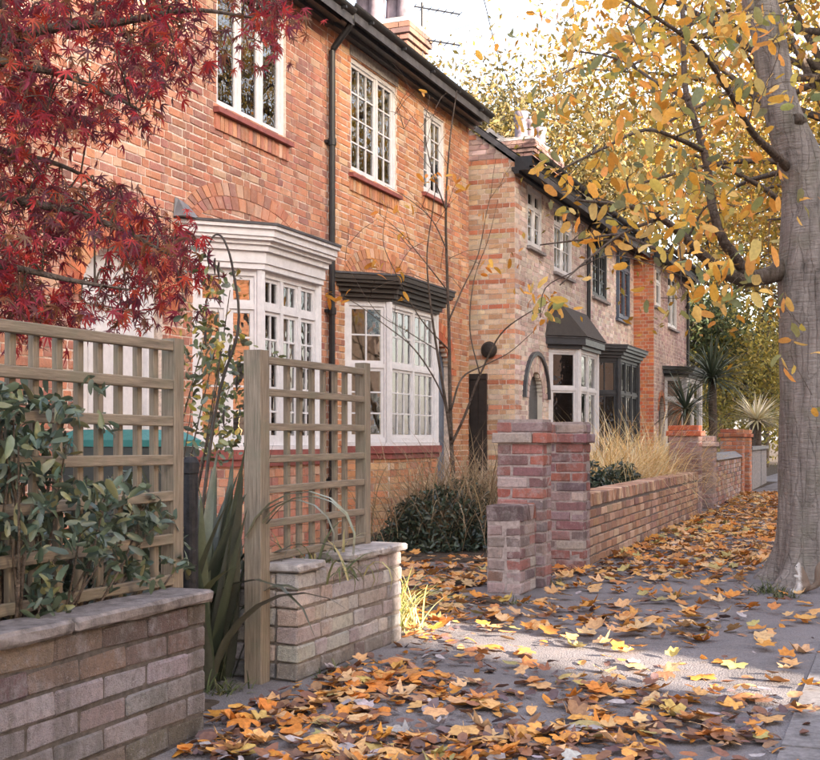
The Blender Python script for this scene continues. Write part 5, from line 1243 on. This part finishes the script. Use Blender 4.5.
# ------------------------------------------------------------ wheelie bin
bn = thing('wheelie_bin', (-4.25, onX(128, -4.25), 0), 'wheeled rubbish bin with a teal lid behind the wide trellis', 'bin')
x, y = -4.25, onX(128, -4.25); m = MB()
def ring(z, a, b_): return [(x - a, y - b_, z), (x + a, y - b_, z), (x + a, y + b_, z), (x - a, y + b_, z)]
V = ring(.06, .21, .20) + ring(.90, .28, .27) + ring(.90, .305, .295) + ring(.96, .305, .295)
m.add(V, [(3, 2, 1, 0)] + [(i * 4 + k, i * 4 + (k + 1) % 4, i * 4 + 4 + (k + 1) % 4, i * 4 + 4 + k) for i in range(3) for k in range(4)] + [(12, 13, 14, 15)]); m.build('body', M_BIN, bn)
m = MB(); V = ring(.962, .315, .305) + ring(1.0, .315, .305) + ring(1.06, .22, .22); m.add(V, [(3, 2, 1, 0)] + [(i * 4 + k, i * 4 + (k + 1) % 4, i * 4 + 4 + (k + 1) % 4, i * 4 + 4 + k) for i in range(2) for k in range(4)] + [(8, 9, 10, 11)]); m.build('lid', M_TEAL, bn)
MB().tube([(x - .25, y + .33, .98), (x + .25, y + .33, .98)], .016, 8).build('handle', M_BIN, bn)
for s in (-1, 1): MB().tube([(x + s * .21, y + .2, .1), (x + s * .26, y + .2, .1)], .1, 16).build('wheel', M_BLACK, bn)

# ------------------------------------------------------------ squirrel
def squirrel():
    bpos = ground(803, 593); bpos.z = 0
    V = [(0, 0, .055), (.0, 0, .10), (-.012, 0, .14), (-.03, 0, .168), (-.052, 0, .163),     # hips, chest, neck, head, nose
         (-.02, .035, .03), (-.045, .038, .012), (-.075, .036, .010), (-.02, -.035, .03), (-.045, -.038, .012), (-.075, -.036, .010),   # haunches, feet
         (-.03, .024, .105), (-.055, .014, .112), (-.03, -.024, .105), (-.055, -.014, .112),   # forepaws held up
         (.045, 0, .035), (.085, 0, .05), (.105, 0, .10), (.10, 0, .155), (.115, 0, .195), (.14, 0, .205),     # tail
         (-.026, .016, .186), (-.024, .020, .200), (-.026, -.016, .186), (-.024, -.020, .200)]
    E = [(0, 1), (1, 2), (2, 3), (3, 4), (0, 5), (5, 6), (6, 7), (0, 8), (8, 9), (9, 10), (1, 11), (11, 12), (1, 13), (13, 14), (0, 15), (15, 16), (16, 17), (17, 18), (18, 19), (19, 20), (3, 21), (21, 22), (3, 23), (23, 24)]
    Rr = [.048, .042, .028, .027, .010, .032, .014, .008, .032, .014, .008, .013, .008, .013, .008, .018, .026, .033, .033, .026, .01, .008, .003, .008, .003]
    me = bpy.data.meshes.new('squirrel'); me.from_pydata(V, E, []); o = bpy.data.objects.new('squirrel', me); col.objects.link(o)
    o.modifiers.new('skin', 'SKIN'); me_s = me.skin_vertices[0].data if me.skin_vertices else None
    if me_s is None:
        bm = bmesh.new(); bm.from_mesh(me); bm.verts.layers.skin.verify(); bm.to_mesh(me); bm.free(); me_s = me.skin_vertices[0].data
    for i, r in enumerate(Rr): me_s[i].radius = (r, r * (1.0)); me_s[i].use_root = (i == 0)
    sub = o.modifiers.new('sub', 'SUBSURF'); sub.levels = 2; sub.render_levels = 2
    m_, n, l, bs = newmat('squirrel_fur'); tc = n.new('ShaderNodeTexCoord'); sx = n.new('ShaderNodeSeparateXYZ'); l.new(tc.outputs['Object'], sx.inputs[0])
    f = n.new('ShaderNodeMath'); f.operation = 'MULTIPLY_ADD'; l.new(sx.outputs[0], f.inputs[0]); f.inputs[1].default_value = -9; f.inputs[2].default_value = .30
    nz = noise(n, l, tc.outputs['Object'], 120, 4, .7); ad = n.new('ShaderNodeMath'); ad.operation = 'MULTIPLY_ADD'; l.new(nz.outputs[0], ad.inputs[0]); ad.inputs[1].default_value = .3; l.new(f.outputs[0], ad.inputs[2])
    r = ramp(n, l, ad.outputs[0], [(.55, (.20, .145, .11)), (.72, (.62, .58, .55))]); l.new(r.outputs[0], bs.inputs['Base Color']); bs.inputs['Roughness'].default_value = .95
    bump(n, l, nz.outputs[0], bs, .006, .8); me.materials.append(m_)
    o.location = bpos; o.rotation_euler.z = .25; o.scale = (1.0, 1.0, 1.0); tag(o, 'small grey-brown squirrel with pale belly sitting at the foot of the street tree', 'squirrel')
    for s in (-1, 1):
        e = MB(); e.lathe((0, 0, 0), [(.0, -.004), (.0035, -.002), (.004, 0), (.0035, .002), (0, .004)], 8); eo = e.build('eye', M_BLACK); eo.parent = o; eo.location = (-.046, s * .020, .174)
squirrel()

# ------------------------------------------------------------ fallen leaves
ORG = [(.66, .29, .055), (.70, .36, .10), (.62, .24, .05), (.70, .40, .16), (.64, .38, .18), (.52, .23, .08), (.70, .46, .24)]
YLO = [(.58, .42, .13), (.48, .39, .15), (.40, .34, .14)]
BRN = [(.28, .13, .07), (.22, .11, .075), (.33, .19, .11), (.18, .10, .08)]
GRY = [(.46, .42, .42), (.40, .36, .38), (.52, .48, .47)]
def dens(x, y):
    """where leaves gather: wall foot, drive mouth, foreground drift; thin on the trodden middle"""
    if x > KX - .02: return .12 if x < KX + .3 else .3
    if y < 4.75: return (.80 if x < -.75 else .48) * (.66 + .34 * math.sin(x * 5 + 2 * math.sin(y * 4)))
    d = .20 + .30 * math.exp(-((x + 1.3) / .7) ** 2) * (.5 + .5 * math.sin(y * 2.3 + x * 3))
    if y > 8.4 and x < -1.0: d += .95 * math.exp(-((x + 2.05) / .5) ** 2) + .45
    if x < -2.2 and 5.4 < y < 9.0: d += .75
    if 6.0 < y < 7.0 and x < -.9: d += .35
    if 4.75 < y < 5.5 + .25 * (-1 - x): d *= .5
    return d
def blocked(x, y):
    if (x + .5) ** 2 + (y - 8.7) ** 2 < .4 ** 2: return True
    if x < -2.13 and y < 3.62: return True
    if x < -2.26 and 3.62 < y < 5.6: return True
    if -2.62 < x < -2.17 and 7.38 < y < 8.08: return True
    if -2.65 < x < -2.2 and 8.95 < y < 9.3: return True
    if y > 9.2 and x < -2.27 - .032 * (y - 9.27) + .05 and x > -2.7 - .032 * (y - 9.27): return True
    if (x + .5) ** 2 + (y - 8.42) ** 2 < .36 ** 2: return True
    return x < -5.0 or (x < -3.2 and 9.7 < y < 11.9)
cand = []
tries = 0
while len(cand) < 3400 and tries < 90000:
    tries += 1; y = 3.3 + (r2.random() ** 1.5) * 20; x = r2.uniform(-4.8 if 5.3 < y < 9.6 else -2.7, .6)
    if blocked(x, y) or r2.random() > dens(x, y): continue
    u, v, z = toPx((x, y, 0))
    if not (-40 < u < 860 and v < 800): continue
    cand.append((x, y, z))
def lab(x, y, kind, q=0, s=.07):
    sz = 'large' if s > .068 else 'small' if s < .052 else 'mid-sized'; sh = ['flat', 'dished', 'humped', 'cupped', 'folded', 'curled', 'drooping'][q]
    place = ('in the foreground drift' if y < 5.1 else 'on the drive' if x < -2.2 and y < 9.3 else 'at the foot of the tan wall' if y > 9.2 and x < -1.5 else 'on the kerb edge' if x > KX - .1 else 'on the bare middle of the pavement')
    return f'{sz} {sh} {kind} fallen maple leaf lying {place}'
items = []
for i, (x, y, z) in enumerate(cand):
    q = r2.random(); front = y < 5.1
    kind, pal = ('orange', ORG) if q < (.74 if front else .86) else ('yellow', YLO) if q < (.82 if front else .94) else ('brown', BRN) if q < (.965 if front else .99) else ('grey-backed', GRY)
    s = r2.uniform(.042, .078) * (.85 if kind in ('brown', 'grey-backed') else 1); items.append((s / z, x, y, s, kind, pick(pal, .15)))
items.sort(key=lambda t: -t[0]); items_solo = items[:300]; rest = items[300:]
RR = rotmats(len(items), .13, flat=True)
for i, (k, x, y, s, kind, c) in enumerate(items_solo):
    ov = r2.random() < .16; shp = OVL if ov else LIT
    if ov: s *= .62
    q = r2.randrange(len(shp)); o = leaf_obj(shp, 'fov' if ov else 'lit', q, (0, 0, 0), RR[i], s, c, M_LITO, None, 'fallen_leaf')
    zmin = float((shp[q][0] @ RR[i].T)[:, 2].min()) * s; gz = -.095 if x > KX + .13 else .0
    o.location = (x, y, gz + .003 - zmin * .92 + (r2.uniform(0, .012) if y < 5 else 0)); tag(o, (lab(x, y, kind, q, .05).replace('maple leaf', 'oval leaf') if ov else lab(x, y, kind, q, s)), 'leaf', f'{kind} fallen leaves')
P = np.array([(x, y, (-.095 if x > KX + .13 else 0) + .016 + r2.uniform(0, .02)) for (k, x, y, s, kind, c) in rest]); n = len(P)
cloud('fallen_leaves', LITF, P, rotmats(n, .2, flat=True), np.array([t[3] for t in rest]), np.array([t[5] for t in rest]), M_LITA)
tag(bpy.data.objects['fallen_leaves'], 'drifts of small distant orange fallen leaves along the pavement', 'leaves', None, 'stuff')
# small dark and grey leaf bits between the big leaves
P, S, C = [], [], []
while len(P) < 3400:
    y = 3.25 + (r2.random() ** 1.9) * 9; x = r2.uniform(-4.4 if 5.4 < y < 9 else -2.4, .2)
    if blocked(x, y) or r2.random() > (dens(x, y) * (.9 if y < 5.2 else .35) + (.25 if x < -1.9 else 0)): continue
    P.append((x, y, (-.095 if x > KX + .13 else 0) + .010 + r2.uniform(0, .012))); S.append(r2.uniform(.016, .042)); C.append(pick(BRN + BRN + GRY[1:2] + [(.13, .085, .085), (.16, .12, .13)] + ORG[:3], .2))
n = len(P); cloud('leaf_litter', OVL + SML, P, rotmats(n, .3, flat=True), S, C, M_LITA); tag(bpy.data.objects['leaf_litter'], 'small brown and grey leaf fragments strewn over the pavement', 'litter', None, 'stuff')
# overhead wire
m = MB(); m.tube(smoothpath([at(528, 130, 24.0), at(500, 60, 18), at(484, 0, 14), at(462, -80, 10.5), at(430, -200, 7)], 6), .007, 5); tag(m.build('overhead_wire', M_BLACK), 'thin dark overhead wire crossing the sky to the far chimney pots', 'wire')
bpy.context.view_layer.update()
